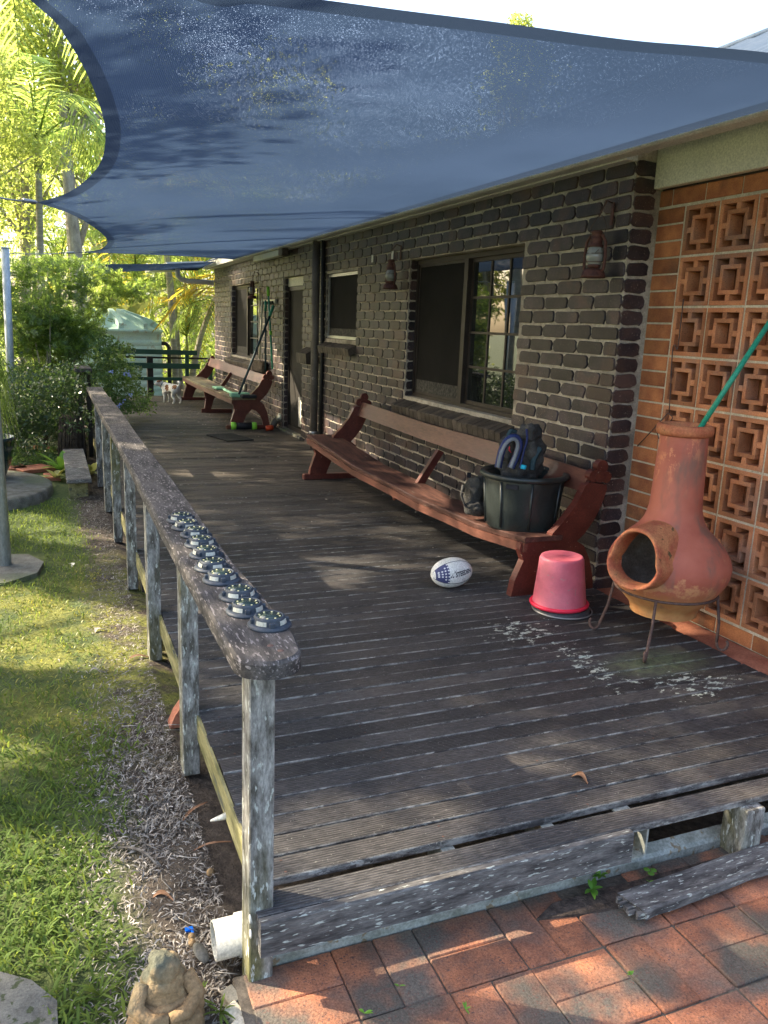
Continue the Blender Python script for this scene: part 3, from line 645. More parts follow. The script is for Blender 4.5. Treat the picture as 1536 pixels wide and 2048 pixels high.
# pvc gutter outlet at the far corner
mb=MB(); mb.tube([(2.93,15.72,2.11),(2.45,15.75,2.12),(2.33,15.76,2.14),(2.28,15.77,2.2),(2.28,15.77,2.33)],.045,12); obj('drain_pipe',mb,M['whitepaint'],house)
mb=MB(); mb.prism([(2.1,2.40),(2.78,2.46),(2.78,2.50),(2.1,2.44)],'y',15.9,19.5); obj('far_gutter',mb,M['whitepaint'],house)
# eave light
t=thing('eave_light','yellowed fluorescent batten light under the eave above the door','light',(2.80,11.1,2.28))
obj('diffuser',MB().box((2.77,10.47,2.262),(2.85,11.85,2.345),.012),M['cloth'],t); obj('end_cap',MB().box((2.77,10.29,2.262),(2.855,10.468,2.35),.008),M['sillbrick'],t)
# ---- breeze block wall
bw=thing('breeze_block_wall','orange breeze block wall with geometric square pattern beside the dark house','wall',(3.2,2.5,-.03))
XB=3.10; PB=.2425; HB=.257; ZB=.061; YB0=3.527
core=obj('mortar_bed',MB().box((XB+.05,1.0,-.05),(XB+.06,1.02,.0)),M['omortar'],bw)
obj('backing',MB().box((XB+.088,1.0,-.05),(XB+.12,3.738,2.21)),M['orange'],bw)
def breeze():
    w2,h2,d=(PB-.011)/2,(HB-.012)/2,.082; t_=.022; mb=MB()
    B=lambda y0,z0,y1,z1,x0=0.0:mb.box((x0,y0,z0),(d,y1,z1),.0015)
    B(-w2,-h2,w2,-h2+t_); B(-w2,h2-t_,w2,h2); B(-w2,-h2+t_,-w2+t_,h2-t_); B(w2-t_,-h2+t_,w2,h2-t_)
    rw,rh,rt=.065,.071,.021
    B(-rw,-rh,rw,-rh+rt); B(-rw,rh-rt,rw,rh); B(-rw,-rh+rt,-rw+rt,rh-rt); B(rw-rt,-rh+rt,rw,rh-rt)
    c_=.014
    B(-c_,rh,c_,h2-t_,.001); B(-c_,-h2+t_,c_,-rh,.001); B(rw,-c_,w2-t_,c_,.001); B(-w2+t_,-c_,-rw,c_,.001)
    return mb.mesh('breeze_block')
bz=breeze(); bz.materials.append(M['breeze'])
ncol=9; nrow=8
for i in range(ncol):
    for j in range(nrow):
        o=link('breeze_block',bz,None,bw,(XB+random.uniform(-.002,.002),YB0-PB*(i+.5),ZB+HB*(j+.5)))
        if random.random()<.5: o.scale=(1,-1,1)
        if random.random()<.5: o.scale=(1,o.scale[1],-1)
zt=ZB+HB*nrow
mb=MB()
for j in range(nrow+1): mb.box((XB+.004,YB0-PB*ncol,ZB+HB*j-.006),(XB+.088,YB0,ZB+HB*j+.006))
for i in range(ncol+1):
    for j in range(nrow): mb.box((XB+.005,YB0-PB*i-.0055,ZB+HB*j+.006),(XB+.0875,YB0-PB*i+.0055,ZB+HB*(j+1)-.006))
obj('mortar_joints',mb,M['omortar'],bw)
def obrick(y0,y1,z0,z1):
    mb=MB().box((0,-(y1-y0)/2+.004,-(z1-z0)/2+.005),(.087,(y1-y0)/2-.004,(z1-z0)/2-.005),.003)
    obj('brick',mb,M['orange'],bw,(XB+random.uniform(-.001,.001),(y0+y1)/2,(z0+z1)/2))
nb=24
for j in range(nb): 
    z0=ZB+(zt-ZB)*j/nb; obrick(YB0+.004,3.735,z0,z0+(zt-ZB)/nb)
y=3.735; first=True
while y>1.3:
    l=.10 if first else .24; obrick(y-l,y,zt+.005,zt+.095); y-=l; first=False
y=3.735-.06
while y>1.3: obrick(y-.24,y,ZB-.09,ZB-.005); y-=.24
mb=MB(); mb.box((XB+.006,1.3,ZB-.09),(XB+.087,3.737,ZB-.006)); mb.box((XB+.006,YB0+.002,ZB+.0),(XB+.0865,3.738,zt+.09)); mb.box((XB+.0062,1.3,zt+.0062),(XB+.0868,YB0,zt+.09)); obj('brick_mortar',mb,M['omortar'],bw)
obj('footing',MB().prism([(2.95,-.05),(XB+.05,-.032),(XB+.05,-.2),(2.95,-.2)],'y',1.3,3.735),M['mossfascia'],bw)
led=link('terracotta_ledge',MB().box((2.886,1.9,-.2),(XB-.002,3.735,-.028)).mesh('ledge'),M['terra']); tag(led,'terracotta ledge strip between the deck boards and the breeze block wall','ledge')
# ---- shade sails
def bez(P,n):
    """Catmull-Rom through points, list of Vector"""
    P=[Vector(p) for p in P]; out=[]
    Q=[P[0]*2-P[1]]+P+[P[-1]*2-P[-2]]
    seg=len(P)-1
    for i in range(n+1):
        t=seg*i/n; k=min(int(t),seg-1); u=t-k; a,b,c_,d=Q[k:k+4]
        out.append(.5*((2*b)+(-a+c_)*u+(2*a-5*b+4*c_-d)*u*u+(-a+3*b-3*c_+d)*u**3))
    return out
def sag(A,B,k,n,dirv):
    A=Vector(A);B=Vector(B);d=Vector(dirv); return [A.lerp(B,i/n)+d*(4*k*(i/n)*(1-i/n)) for i in range(n+1)]
def sail_surface(Lc,Rc,Nc,Fc):
    m=len(Lc)-1; n=len(Nc)-1; G=[]
    for i in range(m+1):
        v=i/m; row=[]
        for j in range(n+1):
            u=j/n
            p=(1-u)*Lc[i]+u*Rc[i]+(1-v)*Nc[j]+v*Fc[j]-((1-u)*(1-v)*Nc[0]+u*(1-v)*Nc[-1]+(1-u)*v*Fc[0]+u*v*Fc[-1])
            row.append(p)
        G.append(row)
    return G
def sail(name,label,Lc,Rc,Nc,Fc,hem=.10):
    G=sail_surface(Lc,Rc,Nc,Fc); m=len(G)-1; n=len(G[0])-1
    t=thing(name,label,'shade sail',tuple(Lc[0]),group='shade sails over the deck')
    def off(p,q): 
        d=q-p; L=d.length; return p+d*(min(hem,L*.7)/L) if L>1e-6 else p
    for i in range(m+1): G[i][1]=off(G[i][0],G[i][3]); G[i][n-1]=off(G[i][n],G[i][n-3])
    for j in range(1,n): G[1][j]=off(G[0][j],G[3][j]); G[m-1][j]=off(G[m][j],G[m-3][j])
    vs=[tuple(p) for r in G for p in r]; q=lambda i,j:(i*(n+1)+j,i*(n+1)+j+1,(i+1)*(n+1)+j+1,(i+1)*(n+1)+j)
    mb=MB(); mb.add(vs,[q(i,j) for i in range(1,m-1) for j in range(1,n-1)],True); obj('sail_cloth',mb,M['sail'],t)
    mb=MB(); mb.add(vs,[q(i,j) for i in range(m) for j in range(n) if i in (0,m-1) or j in (0,n-1)],True); obj('hem',mb,M['hem'],t); return t
A_=Vector((-.45,1.85,2.30)); B_=PY(75,405,6.15); C_=PY(150,505,11.4); R0=Vector((2.77,2.12,2.365)); R1=Vector((2.765,13.2,2.375))
near_=[R0]+[PZ(u,v,2.365) for u,v in ((1536,105),(1400,92),(1250,79),(1000,45),(800,20),(650,0),(500,-19),(350,-36))]+[A_]
near_=bez(near_[::-1],48)
L1=bez([A_,PZ(60,0,2.30),PZ(135,80,2.285),PZ(190,185,2.27),PZ(211,270,2.25),PZ(195,335,2.225),PZ(140,383,2.19),B_],44)
L2=bez([B_,PZ(150,432,2.165),PZ(205,468,2.19),PZ(214,487,2.2),PZ(195,500,2.21),C_],24)
Lc=L1+L2[1:]; mm=len(Lc)-1
# match the wall edge parameter to each left point's y so that rows stay level across
ysl=[max(0,min(1,(p.y-A_.y)/(C_.y-A_.y))) for p in Lc]
for _ in range(25): ysl=[0]+[(ysl[i-1]+ysl[i]+ysl[i+1])/3 for i in range(1,mm)]+[1]
Rc=[R0.lerp(R1,ysl[i]) for i in range(mm+1)]; Rc[-1]=R1
# Coons patch needs near[0]=A, far[0]=C
far_=sag(C_,R1,.04,48,(0,-1,.3))
sail('shade_sail','large dark blue shade sail stretched from the gutter over the near deck',Lc,Rc,near_,far_)
D0=PY(185,527,13.6); D1=PY(163,550,15.0); E0=Vector((2.76,14.6,2.42)); E1=Vector((2.765,16.6,2.36))
L3=bez([D0,PY(192,531,14.2),PY(191,539,14.6),D1],12); sail('shade_sail','small far shade sail seen edge-on beyond the big one, in front of the palms',L3,[E0.lerp(E1,i/12) for i in range(13)],sag(D0,E0,.02,24,(0,0,-1)),sag(D1,E1,.03,24,(0,0,1)),hem=.05)
# poles + cables
def pole(name,label,base,top,r,m=M['gpole'],grp='galvanised poles holding the sails'):
    t=thing(name,label,'pole',tuple(base),group=grp); mb=MB(); b=Vector(base)
    mb.tube([base,top],r,20); o=obj('pole_shaft',mb,m,t)
    mb=MB().tube([Vector(top),Vector(top)+(Vector(top)-b).normalized()*.015],r*1.06,20); obj('pole_cap',mb,m,t); return t
P1b=Vector((-.345,5.80,GZ)); P1t=Vector((-.36,5.80,2.3))
pole('sail_pole','thick galvanised pole on a concrete pad at the left edge of the lawn',P1b,P1t,.045)
P2b=Vector((-.455,10.9,GZ)); P2t=PY(10,497,10.9); pole('sail_pole','galvanised pole behind the potted ponytail plant, leaning outward',P2b,P2t,.045)
def cable(a,b,label):
    mb=MB(); a=Vector(a);b=Vector(b); mb.tube([a,a.lerp(b,.5)-Vector((0,0,.01)),b],.006,6); o=obj('cable',mb,M['greysteel']); tag(o,label,'cable')
    m2=MB(); d=(a-b).normalized()
    m2.tube([b+d*.02,b+d*.12],.014,8); obj('turnbuckle',m2,M['greysteel'],o)
cable((-.355,5.8,2.14),B_,'steel cable from the near pole to the big sail corner')
cable(P2t-Vector((0,0,.06)),C_,'steel cable from the leaning pole to the far corner of the big sail')
cable(PY(0,552,15.2),D1,'steel cable holding the small far sail')
mb=MB(); mb.prism([(-.9,5.45),(-.32,5.38),(-.14,5.55),(-.10,5.8),(-.2,6.02),(-.5,6.1),(-.9,6.1)],'z',-.3,-.228); o=obj('pole_footing',mb,M['concrete']); tag(o,'flat concrete pad at the foot of the near galvanised pole','footing')
# ================================================================== BENCHES
FR=[(2.321,0),(2.337,.086),(2.385,.198),(2.357,.262),(2.360,.298),(2.554,.300),(2.560,.34),(2.627,.408),(2.705,.506),(2.742,.582),(2.753,.613),(2.781,.631),(2.828,.623),(2.895,.614),(2.902,.588),(2.878,.498),(2.837,.409),(2.778,.327),(2.701,.262),(2.616,.20),(2.542,.14),(2.505,.072),(2.475,0)]
RR=[(2.616,.202),(2.705,.268),(2.728,.288),(2.786,.254),(2.834,.171),(2.865,.075),(2.876,0),(2.785,0),(2.77,.08),(2.735,.145),(2.68,.185)]
def bench(name,label,frames,front,backs,seatmat,base,mid):
    t=thing(name,label,'bench',(2.5,(frames[0][0]+frames[-1][0])/2,0))
    for (y,dx,seat,top,foot) in frames:
        def mp(p):
            x,z=p; z2=z/.30*seat if z<=.30 else seat+(z-.30)/(.756-.30)*(top-seat); return (x+dx,z2)
        mb=MB(); mb.prism([mp(p) for p in FR],'y',y-.026,y+.026); fo=obj('end_frame',mb,M['jarrah'],t)
        obj('rear_leg',MB().prism([mp(p) for p in RR],'y',y-.022,y+.022),M['jarrah'],fo)
        mb=MB()
        for i,(x,z,r) in enumerate(((2.862,.718,.038),(2.812,.665,.036),(2.893,.657,.034),(2.85,.66,.034))):
            a=mp((x,z)); w_=.021+.0017*i; mb.tube([(a[0],y-w_,a[1]),(a[0],y+w_,a[1])],r,20,smooth=False)
        obj('finial',mb,M['jarrah'],fo)
        if foot:
            obj('foot_rail',MB().box((2.27+dx,y-.034,0),(2.80+dx,y+.034,.055),.008),M['jarrah'],fo)
    mb=MB(); vs=[]
    for (x,y,z,xb) in front: vs+=[(x,y,z-.006),(x+.008,y,z),(xb,y,z-.004),(xb,y,z-.030),(x+.004,y,z-.032)]
    n=len(front); fs=[(i*5+k,i*5+(k+1)%5,(i+1)*5+(k+1)%5,(i+1)*5+k) for i in range(n-1) for k in range(5)]+[(0,1,2,3,4),tuple((n-1)*5+k for k in range(5))[::-1]]
    mb.add(vs,fs); st=obj('seat',mb,seatmat,t)
    mb=MB(); vs=[]
    for (x,y,z,xb) in front: vs+=[(x-.003,y,z-.034),(x-.003,y,z-.0345),(x+.02,y,z-.0345),(x+.02,y,z-.085),(x-.001,y,z-.085)]
    mb.add(vs,fs); obj('apron',mb,M['jarrahback'],t)
    mb=MB(); vs=[]
    for (y,zt,zb,dx) in backs: vs+=[(2.795+dx,y,zt),(2.815+dx,y,zt-.003),(2.768+dx,y,zb),(2.748+dx,y,zb+.003)]
    n=len(backs); fs=[(i*4+k,i*4+(k+1)%4,(i+1)*4+(k+1)%4,(i+1)*4+k) for i in range(n-1) for k in range(4)]+[(0,1,2,3),tuple((n-1)*4+k for k in range(4))[::-1]]
    mb.add(vs,fs); obj('backrest',mb,M['jarrahback'],t)
    for (y,sz,tz,dx,leg) in mid:
        mb=MB(); mb.prism([(2.54+dx,sz-.03),(2.61+dx,sz-.03),(2.77+dx,tz),(2.725+dx,tz+.02)],'y',y-.022,y+.022); ms=obj('mid_brace',mb,M['jarrah'],t)
        if leg==1: obj('mid_leg',MB().prism([(2.36+dx,sz-.03),(2.52+dx,sz-.03),(2.43+dx,sz-.09),(2.38+dx,sz-.13)],'y',y-.02,y+.02),M['jarrah'],t)
        else:
            obj('mid_leg',MB().prism([(2.30+dx,sz-.03),(2.55+dx,sz-.03),(2.46+dx,.2),(2.42+dx,.06),(2.75+dx,.06),(2.75+dx,0),(2.27+dx,0),(2.27+dx,.06),(2.32+dx,.07),(2.34+dx,.22)],'y',y-.025,y+.025),M['jarrah'],t)
    return t
def frontpts():
    out=[]
    for (u,v) in ((1037,1069),(950,1046),(892,1020),(833,996),(779,967),(704,930),(625,874)):
        x=2.3
        for _ in range(8): p=PX(u,v,x); x=2.24+(7.25-p.y)*.038
        out.append([x,p.y,p.z,x+.30])
    out[0][1]=3.66; out[-1][1]=7.35
    for o in out: o[3]=2.62+(3.7-o[1])*.02
    return out
fp=frontpts()
bench('long_bench','long red timber bench under the main window holding the black tub',[(3.7,0,fp[0][2]-.033,.756,False),(7.22,-.1,fp[-1][2]-.033,.815,True)],fp,
  [(3.70,.69,.575,-.0),(4.04,.695,.567,-.0),(4.63,.705,.56,-.01),(5.81,.70,.575,-.03),(7.24,.735,.605,-.06)],M['seatwood'],0,[(5.45,.30,.53,-.03,1)])
fp2=[[2.24,10.8,.435,2.56],[2.22,12.2,.43,2.55],[2.21,13.6,.425,2.55],[2.22,15.0,.425,2.56]]
bench('long_bench','far red timber bench with sunlit pale back beside the broom rack',[(10.9,-.09,.40,.785,True),(14.95,-.11,.39,.80,True)],fp2,
  [(10.9,.73,.605,-.07),(12.5,.745,.61,-.08),(14.95,.765,.625,-.09)],M['seatmoss'],0,[(12.9,.41,.62,-.08,2)])
# ================================================================== TUB + BAGS
TC=Vector((2.555,4.0,.31)); zs=.0
t=thing('rubber_tub','large round black rubber tub sitting on the near end of the long bench','tub',tuple(TC))
mb=MB(); mb.lathe([(0,.004),(.195,.004),(.208,.02),(.220,.14),(.230,.26),(.234,.312),(.232,.318),(.222,.312),(.218,.24),(.2,.03),(0,.02)],(0,0,0),48); 
o=obj('tub_body',mb,M['bplastic'],t,tuple(TC))
mb=MB(); mb.lathe([(.232,.308),(.254,.306),(.261,.314),(.260,.332),(.251,.338),(.234,.336),(.226,.32)],(0,0,0),48); obj('rim',mb,M['bplastic'],t,tuple(TC))
for a in (205,250,300,340,20,70,120,160):
    an=math.radians(a); mb=MB(); mb.tube([(.211*math.cos(an),.211*math.sin(an),.03),(.221*math.cos(an),.221*math.sin(an),.15),(.233*math.cos(an),.233*math.sin(an),.30)],.008,8); obj('rib',mb,M['bplastic'],t,tuple(TC))
an=math.radians(232); hx=MB(); 
for k in range(1): 
    T=Matrix.Translation(Vector((.236*math.cos(math.radians(222)),.236*math.sin(math.radians(222)),.278)))@Matrix.Rotation(math.radians(222),4,'Z'); hx.box((-.004,-.035,-.012),(.0045,.035,.014),0,M=T)
obj('hand_slot',hx,M['foam'],t,tuple(TC))
def blobmesh(parts,seed,amp,freq,sub=3):
    """lumpy surface: list of (center, radii, rot) ellipsoids displaced by value noise"""
    from mathutils import noise as mn
    mb=MB()
    for (c,rd,rz,rx) in parts:
        n,m=36,24; vs=[]; R=Matrix.Rotation(rz,3,'Z')@Matrix.Rotation(rx,3,'X')
        for i in range(m+1):
            th=PI*i/m
            for k in range(n):
                ph=2*PI*k/n; d=Vector((math.sin(th)*math.cos(ph),math.sin(th)*math.sin(ph),math.cos(th)))
                q=Vector([math.copysign(abs(e)**.75,e) for e in d])
                p=Vector((q.x*rd[0],q.y*rd[1],q.z*rd[2])); w_=R@p+Vector(c)
                f=mn.noise(w_*freq+Vector((seed,0,0)))+.5*mn.noise(w_*freq*2.3+Vector((0,seed,0)))-.6*abs(mn.noise(w_*freq*1.3+Vector((0,0,seed))))
                vs.append(w_+(R@d)*f*amp)
        fs=[(i*n+k,(i+1)*n+k,(i+1)*n+(k+1)%n,i*n+(k+1)%n) for i in range(m) for k in range(n)]
        mb.add(vs,fs,True)
    return mb
bp=thing('backpack','grey hiking backpack with blue trimmed shoulder straps standing in the black tub','backpack',(2.56,4.05,.45))
c1=PY(1062,893,4.07); c2=PY(1022,905,4.1); pb=blobmesh([(tuple(c1),(.085,.07,.125),.35,-.15),(tuple(c2),(.08,.07,.12),.2,.1),(tuple(PY(1045,935,4.08)),(.13,.08,.10),.2,0)],3,.028,14); obj('pack_body',pb,M['pack'],bp)
pt=blobmesh([(tuple(PY(1060,866,4.05)),(.075,.06,.05),.3,-.2)],5,.022,18); obj('top_lid',pt,M['pack'],bp)
def strap(pts,w_,th,m,nm,up=Vector((-.75,-.65,0))):
    P=bez(pts,16); mb=MB(); vs=[]
    for i,p in enumerate(P):
        t_=(P[min(i+1,16)]-P[max(i-1,0)]).normalized(); s_=t_.cross(up).normalized(); n_=s_.cross(t_).normalized()
        vs+=[p+s_*w_,p+s_*w_*.6+n_*th,p-s_*w_*.6+n_*th,p-s_*w_,p-n_*th*.3]
    fs=[(i*5+k,i*5+(k+1)%5,(i+1)*5+(k+1)%5,(i+1)*5+k) for i in range(16) for k in range(5)]
    mb.add(vs,fs,True); return obj(nm,mb,m,bp)
F_=lambda u,v,y=3.985:PY(u,v,y)
strap([F_(996,935),F_(1003,903),F_(1014,882),F_(1029,874),F_(1039,886),F_(1034,908),F_(1022,936)],.022,.010,M['packblue'],'strap')
strap([F_(996,935,3.973),F_(1003,905,3.973),F_(1014,885,3.973),F_(1028,878,3.973),F_(1036,888,3.973),F_(1032,908,3.973),F_(1021,936,3.973)],.012,.009,M['packpad'],'strap_padding')
strap([F_(1040,936),F_(1047,905),F_(1054,880),F_(1053,858)],.007,.006,M['packblue'],'strap')
strap([F_(1064,940),F_(1068,918),F_(1080,895)],.018,.006,M['packdark'],'side_panel')
strap([F_(1015,872,4.0),F_(1022,862,4.0),F_(1033,864,4.0)],.012,.006,M['packdark'],'grab_loop')
mb=MB(); mb.tube([F_(1019,893,3.94),F_(1018,900,3.94),F_(1022,905,3.94)],.003,6); obj('red_cord',mb,M['red'],bp)
tq=obj('bottle_cap',MB().tube([F_(1046,938,3.93),F_(1048,930,3.93)],.016,14),M['turq']); 
tq.name='drink_bottle'; tag(tq,'turquoise bottle poking out of the black tub below the backpack','bottle')
wb=thing('waist_pack','crumpled grey webbing pack slumped on the bench seat against the black tub','bag',(2.38,4.36,.31))
p0=PY(945,985,4.33)
obj('pouch',blobmesh([(tuple(PY(950,985,4.30)),(.06,.07,.115),.2,.25),(tuple(PY(955,1015,4.27)),(.07,.07,.05),.2,.1)],9,.02,14),M['pack'],wb)
mb=MB(); c0=PY(942,992,4.28)
for dy in (0,.03): 
    mb.tube([PY(926,970,4.26+dy),PY(922,990,4.26+dy),PY(930,1012,4.26+dy),PY(950,1022,4.24+dy),PY(962,1020,4.24+dy)],.012,8,sq=.5)
obj('webbing',mb,M['pack'],wb); obj('buckle',MB().box(tuple(PY(938,950,4.25)-Vector((.014,.004,.016))),tuple(PY(938,950,4.25)+Vector((.014,.004,.016))),.003),M['foam'],wb)
# ================================================================== BALL
Fh=Vector((cF.x,cF.y,0)).normalized()
ba,bb=.128,.086
bx=(cR*.90+Fh*.42); bx.z=0.05; bx.normalize(); bz_=Vector((0,0,1)); by=bz_.cross(bx).normalized(); bz_=bx.cross(by)
BC=Vector((2.075,3.93,.0)); BC.z=bb-.001
ball=thing('rugby_ball','scuffed white rugby league ball with navy star patch lying on the deck','ball',tuple(BC))
def bp_(s_,ph,r_=1.0):
    rho=bb*math.sqrt(max(0,1-(s_/ba)**2)); q=bx*s_-by*(rho*math.cos(ph)*1)+bz_*(rho*math.sin(ph)); return q*r_
mb=MB(); n,m=40,28; vs=[bp_(-ba*math.cos(PI*i/m),2*PI*k/n) for i in range(m+1) for k in range(n)]
mb.add(vs,[(i*n+k,i*n+(k+1)%n,(i+1)*n+(k+1)%n,(i+1)*n+k) for i in range(m) for k in range(n)],True); obj('ball_panel',mb,M['ball'],ball,tuple(BC))
PH0=math.radians(22)
for dph in (-52,42,128,-142):
    mb=MB(); mb.tube([bp_(s_,PH0+math.radians(dph),1.0) for s_ in np.linspace(-ba*.98,ba*.98,30)],.0016,5); obj('seam',mb,M['printgrey'],ball,tuple(BC))
# star patch
mb=MB(); n1,n2=12,16; vs=[]; s0,s1=-.118,-.052
for i in range(n1+1):
    s_=s0+(s1-s0)*i/n1
    for k in range(n2+1): vs.append(bp_(s_,PH0+math.radians(-51+92*k/n2),1.006))
mb.add(vs,[(i*(n2+1)+k,i*(n2+1)+k+1,(i+1)*(n2+1)+k+1,(i+1)*(n2+1)+k) for i in range(n1) for k in range(n2)],True); pa=obj('star_patch',mb,M['navy'],ball,tuple(BC),fix=False)
mb=MB()
for i in range(4):
    s_=-.106+.0165*i
    for k in range(-3,4):
        ph=PH0+math.radians(-5+k*13.5)
        if abs(k)>1.2+i*.6: continue
        vs=[bp_(s_,ph,1.0105)]
        for j in range(10):
            r=.0066 if j%2==0 else .003; a=PI/2+j*PI/5; vs.append(bp_(s_+r*math.cos(a),ph+r*math.sin(a)/bb/math.sqrt(max(.1,1-(s_/ba)**2)),1.0105))
        mb.add(vs,[(0,1+j,1+(j+1)%10) for j in range(10)])
obj('stars',mb,M['starwhite'],pa,tuple(BC),fix=False)
def text_mesh(txt,size):
    cu=bpy.data.curves.new('t','FONT'); cu.body=txt; cu.size=size; cu.resolution_u=3; cu.space_character=1.0; cu.offset=.0011
    ob=bpy.data.objects.new('t',cu); COL.objects.link(ob); dg=bpy.context.evaluated_depsgraph_get(); me=bpy.data.meshes.new_from_object(ob.evaluated_get(dg)); bpy.data.objects.remove(ob); return me
tm=text_mesh('STEEDEN',.030)
import bmesh
bm=bmesh.new(); bm.from_mesh(tm)
for _ in range(1): bmesh.ops.subdivide_edges(bm,edges=bm.edges[:],cuts=2,use_grid_fill=False)
bmesh.ops.triangulate(bm,faces=bm.faces[:])
wtx=max(v.co.x for v in bm.verts)
for v in bm.verts: 
    s_=-.020+v.co.x/wtx*.108; v.co=bp_(s_,PH0+math.radians(-22)+ (v.co.y+(s_+.012)*.10)/bb*1.25,1.018)
bm.to_mesh(tm); bm.free(); link('lettering',tm,M['printgrey'],ball,tuple(BC))
mb=MB()
for q in (0,.012):
    mb.add([bp_(-.052+q,PH0+math.radians(-24),1.012),bp_(-.044+q,PH0+math.radians(-24),1.012),bp_(-.028+q,PH0+math.radians(-6+q*500),1.012),bp_(-.020+q,PH0+math.radians(6),1.012),bp_(-.034+q,PH0+math.radians(-7+q*500),1.012)],[(0,1,2,3,4)])
obj('swoosh_mark',mb,M['printgrey'],ball,tuple(BC),fix=False)
mb=MB()
for _ in range(26):
    s_=.035+random.uniform(-.012,.012); ph=PH0+math.radians(-42+random.uniform(-9,9)); e=.0022
    mb.add([bp_(s_-e,ph,1.012),bp_(s_+e,ph,1.012),bp_(s_+e,ph+e*8,1.012)],[(0,1,2)])
for _ in range(40):
    s_=-.03+random.uniform(-.05,.05); ph=PH0+math.radians(60+random.uniform(-12,12)); e=.002
    mb.add([bp_(s_-e,ph,1.009),bp_(s_+e,ph,1.009),bp_(s_+e,ph+e*9,1.009)],[(0,1,2)])
obj('faded_print',mb,M['printgrey'],ball,tuple(BC),fix=False)
# ================================================================== BUCKETS
bk=(2.468,3.42)
t=thing('black_bucket','black bucket rim poking out beneath the upturned pink bucket','bucket',(bk[0],bk[1],0))
mb=MB(); mb.lathe([(.150,.0),(.152,.012),(.147,.016),(.143,.030),(.139,.030),(.139,.02),(.141,.004)],(0,0,0),40,M=Matrix.Rotation(.0,3,'X')); obj('bucket_shell',mb,M['charplastic'],t,(bk[0]+.008,bk[1]-.006,0))
mb=MB(); mb.tube([(.158*math.cos(a),.158*math.sin(a),.006) for a in np.linspace(0,2*PI,41)],.004,6); obj('wire_handle',mb,M['greysteel'],t,(bk[0]+.012,bk[1]-.008,0))
t=thing('pink_bucket','faded pink plastic bucket standing upside down beside the bench leg','bucket',(bk[0],bk[1],.02))
TM=Matrix.Rotation(-.03,3,'Y')
mb=MB(); mb.lathe([(.145,.0),(.141,.02),(.129,.13),(.116,.25),(.110,.263),(.100,.267),(.086,.259),(.0,.259)],(0,0,0),48,M=TM); obj('bucket_shell',mb,M['pink'],t,(bk[0]-.004,bk[1],.035))
mb=MB(); mb.lathe([(.143,-.004),(.155,-.003),(.157,.008),(.152,.014),(.142,.014)],(0,0,0),48,M=TM); obj('bucket_rim',mb,M['pinkrim'],t,(bk[0]-.004,bk[1],.037))
# ================================================================== CHIMINEA
CC=Vector((2.709,2.915,0)); md=Vector((-.934,-.358,0)).normalized(); ms=Vector((0,0,1)).cross(md)
ch=thing('chiminea','red and ochre painted clay chiminea with a wide open mouth in the corner','chiminea',(CC.x,CC.y,.2))
prof=[(.0,.145),(.14,.145),(.155,.15),(.158,.165),(.168,.19),(.206,.232),(.25,.290),(.275,.34),(.284,.39),(.273,.435),(.243,.485),(.205,.527),(.168,.562),(.140,.60),(.124,.65),(.118,.70),(.113,.85),(.108,.97),(.107,1.015)]
def smooth_prof(p,k=4):
    P=bez([(r,0,z) for r,z in p],(len(p)-1)*k); return [(max(q.x,0),q.z) for q in P]
sp=smooth_prof(prof,3); MZ=.46
def mouth_uv(p):
    d=p-CC; return d.dot(ms), d.z-MZ, d.dot(md)
def inside(p,k=1.0):
    u,v,f=mouth_uv(p)
    if f<0: return False
    rx=.105*k; rz=.125*k
    if v<0: rz*=.95; 
    return abs(u/rx)**2.3+abs(v/rz)**2.3<1
mb=MB(); mb.lathe(sp,CC,96,keep=lambda q:not inside(q,1.08)); obj('clay_pot',mb,M['clay'],ch)
mb=MB(); mb.lathe([(max(r-.022,0),z+.01) for r,z in sp],CC,64,keep=lambda q:not inside(q,1.2)); obj('inner_wall',mb,M['soot'],ch)
mb=MB(); mb.lathe([(.098,1.01),(.112,1.005),(.124,1.012),(.129,1.03),(.125,1.05),(.112,1.058),(.100,1.055),(.094,1.035),(.094,1.01)],CC,48); obj('neck_rim',mb,M['ochre'],ch)
# mouth collar: from body surface out to the rim
def prad(z_):
    for (r0,z0),(r1,z1) in zip(sp[:-1],sp[1:]):
        if z0<=z_<=z1 and z1>z0: return r0+(r1-r0)*(z_-z0)/(z1-z0)
    return .12
def mring(k,off,zk=0):
    out=[]
    for j in range(40):
        a=2*PI*j/40; cu=math.copysign(abs(math.cos(a))**.87,math.cos(a)); cv=math.copysign(abs(math.sin(a))**.87,math.sin(a))
        wx=.105*k*(1.12 if cv<0 else 1.0-.1*cv); wz=(.125 if cv>0 else .118)*k
        u=wx*cu; v=wz*cv
        base=math.sqrt(max(.02,.272**2-u*u)) 
        f=base if off is None else off+(.02*(-v/.12))
        if off is None: rr_=prad(MZ+v); f=math.sqrt(max(.0009,rr_*rr_-u*u))-.012
        out.append(CC+ms*u+md*f+Vector((0,0,MZ+v+zk)))
    return out
rings=[mring(1.25,None),mring(1.17,.27),mring(1.15,.315),mring(1.14,.334),mring(1.10,.343),mring(1.03,.341),mring(.98,.328),mring(.97,.30),mring(1.0,None)]
mb=MB(); vs=[p for r in rings for p in r]; n=40; mb.add(vs,[(i*n+k,i*n+(k+1)%n,(i+1)*n+(k+1)%n,(i+1)*n+k) for i in range(len(rings)-1) for k in range(n)],True); obj('mouth_rim',mb,M['ochre'],ch)
stand=thing('chiminea_stand','rusty iron ring stand with curled feet holding up the clay chiminea','stand',(CC.x,CC.y,0))
mb=MB(); mb.tube([(CC.x+.236*math.cos(a),CC.y+.236*math.sin(a),.262) for a in np.linspace(0,2*PI,49)],.0065,8); obj('ring',mb,M['wire'],stand)
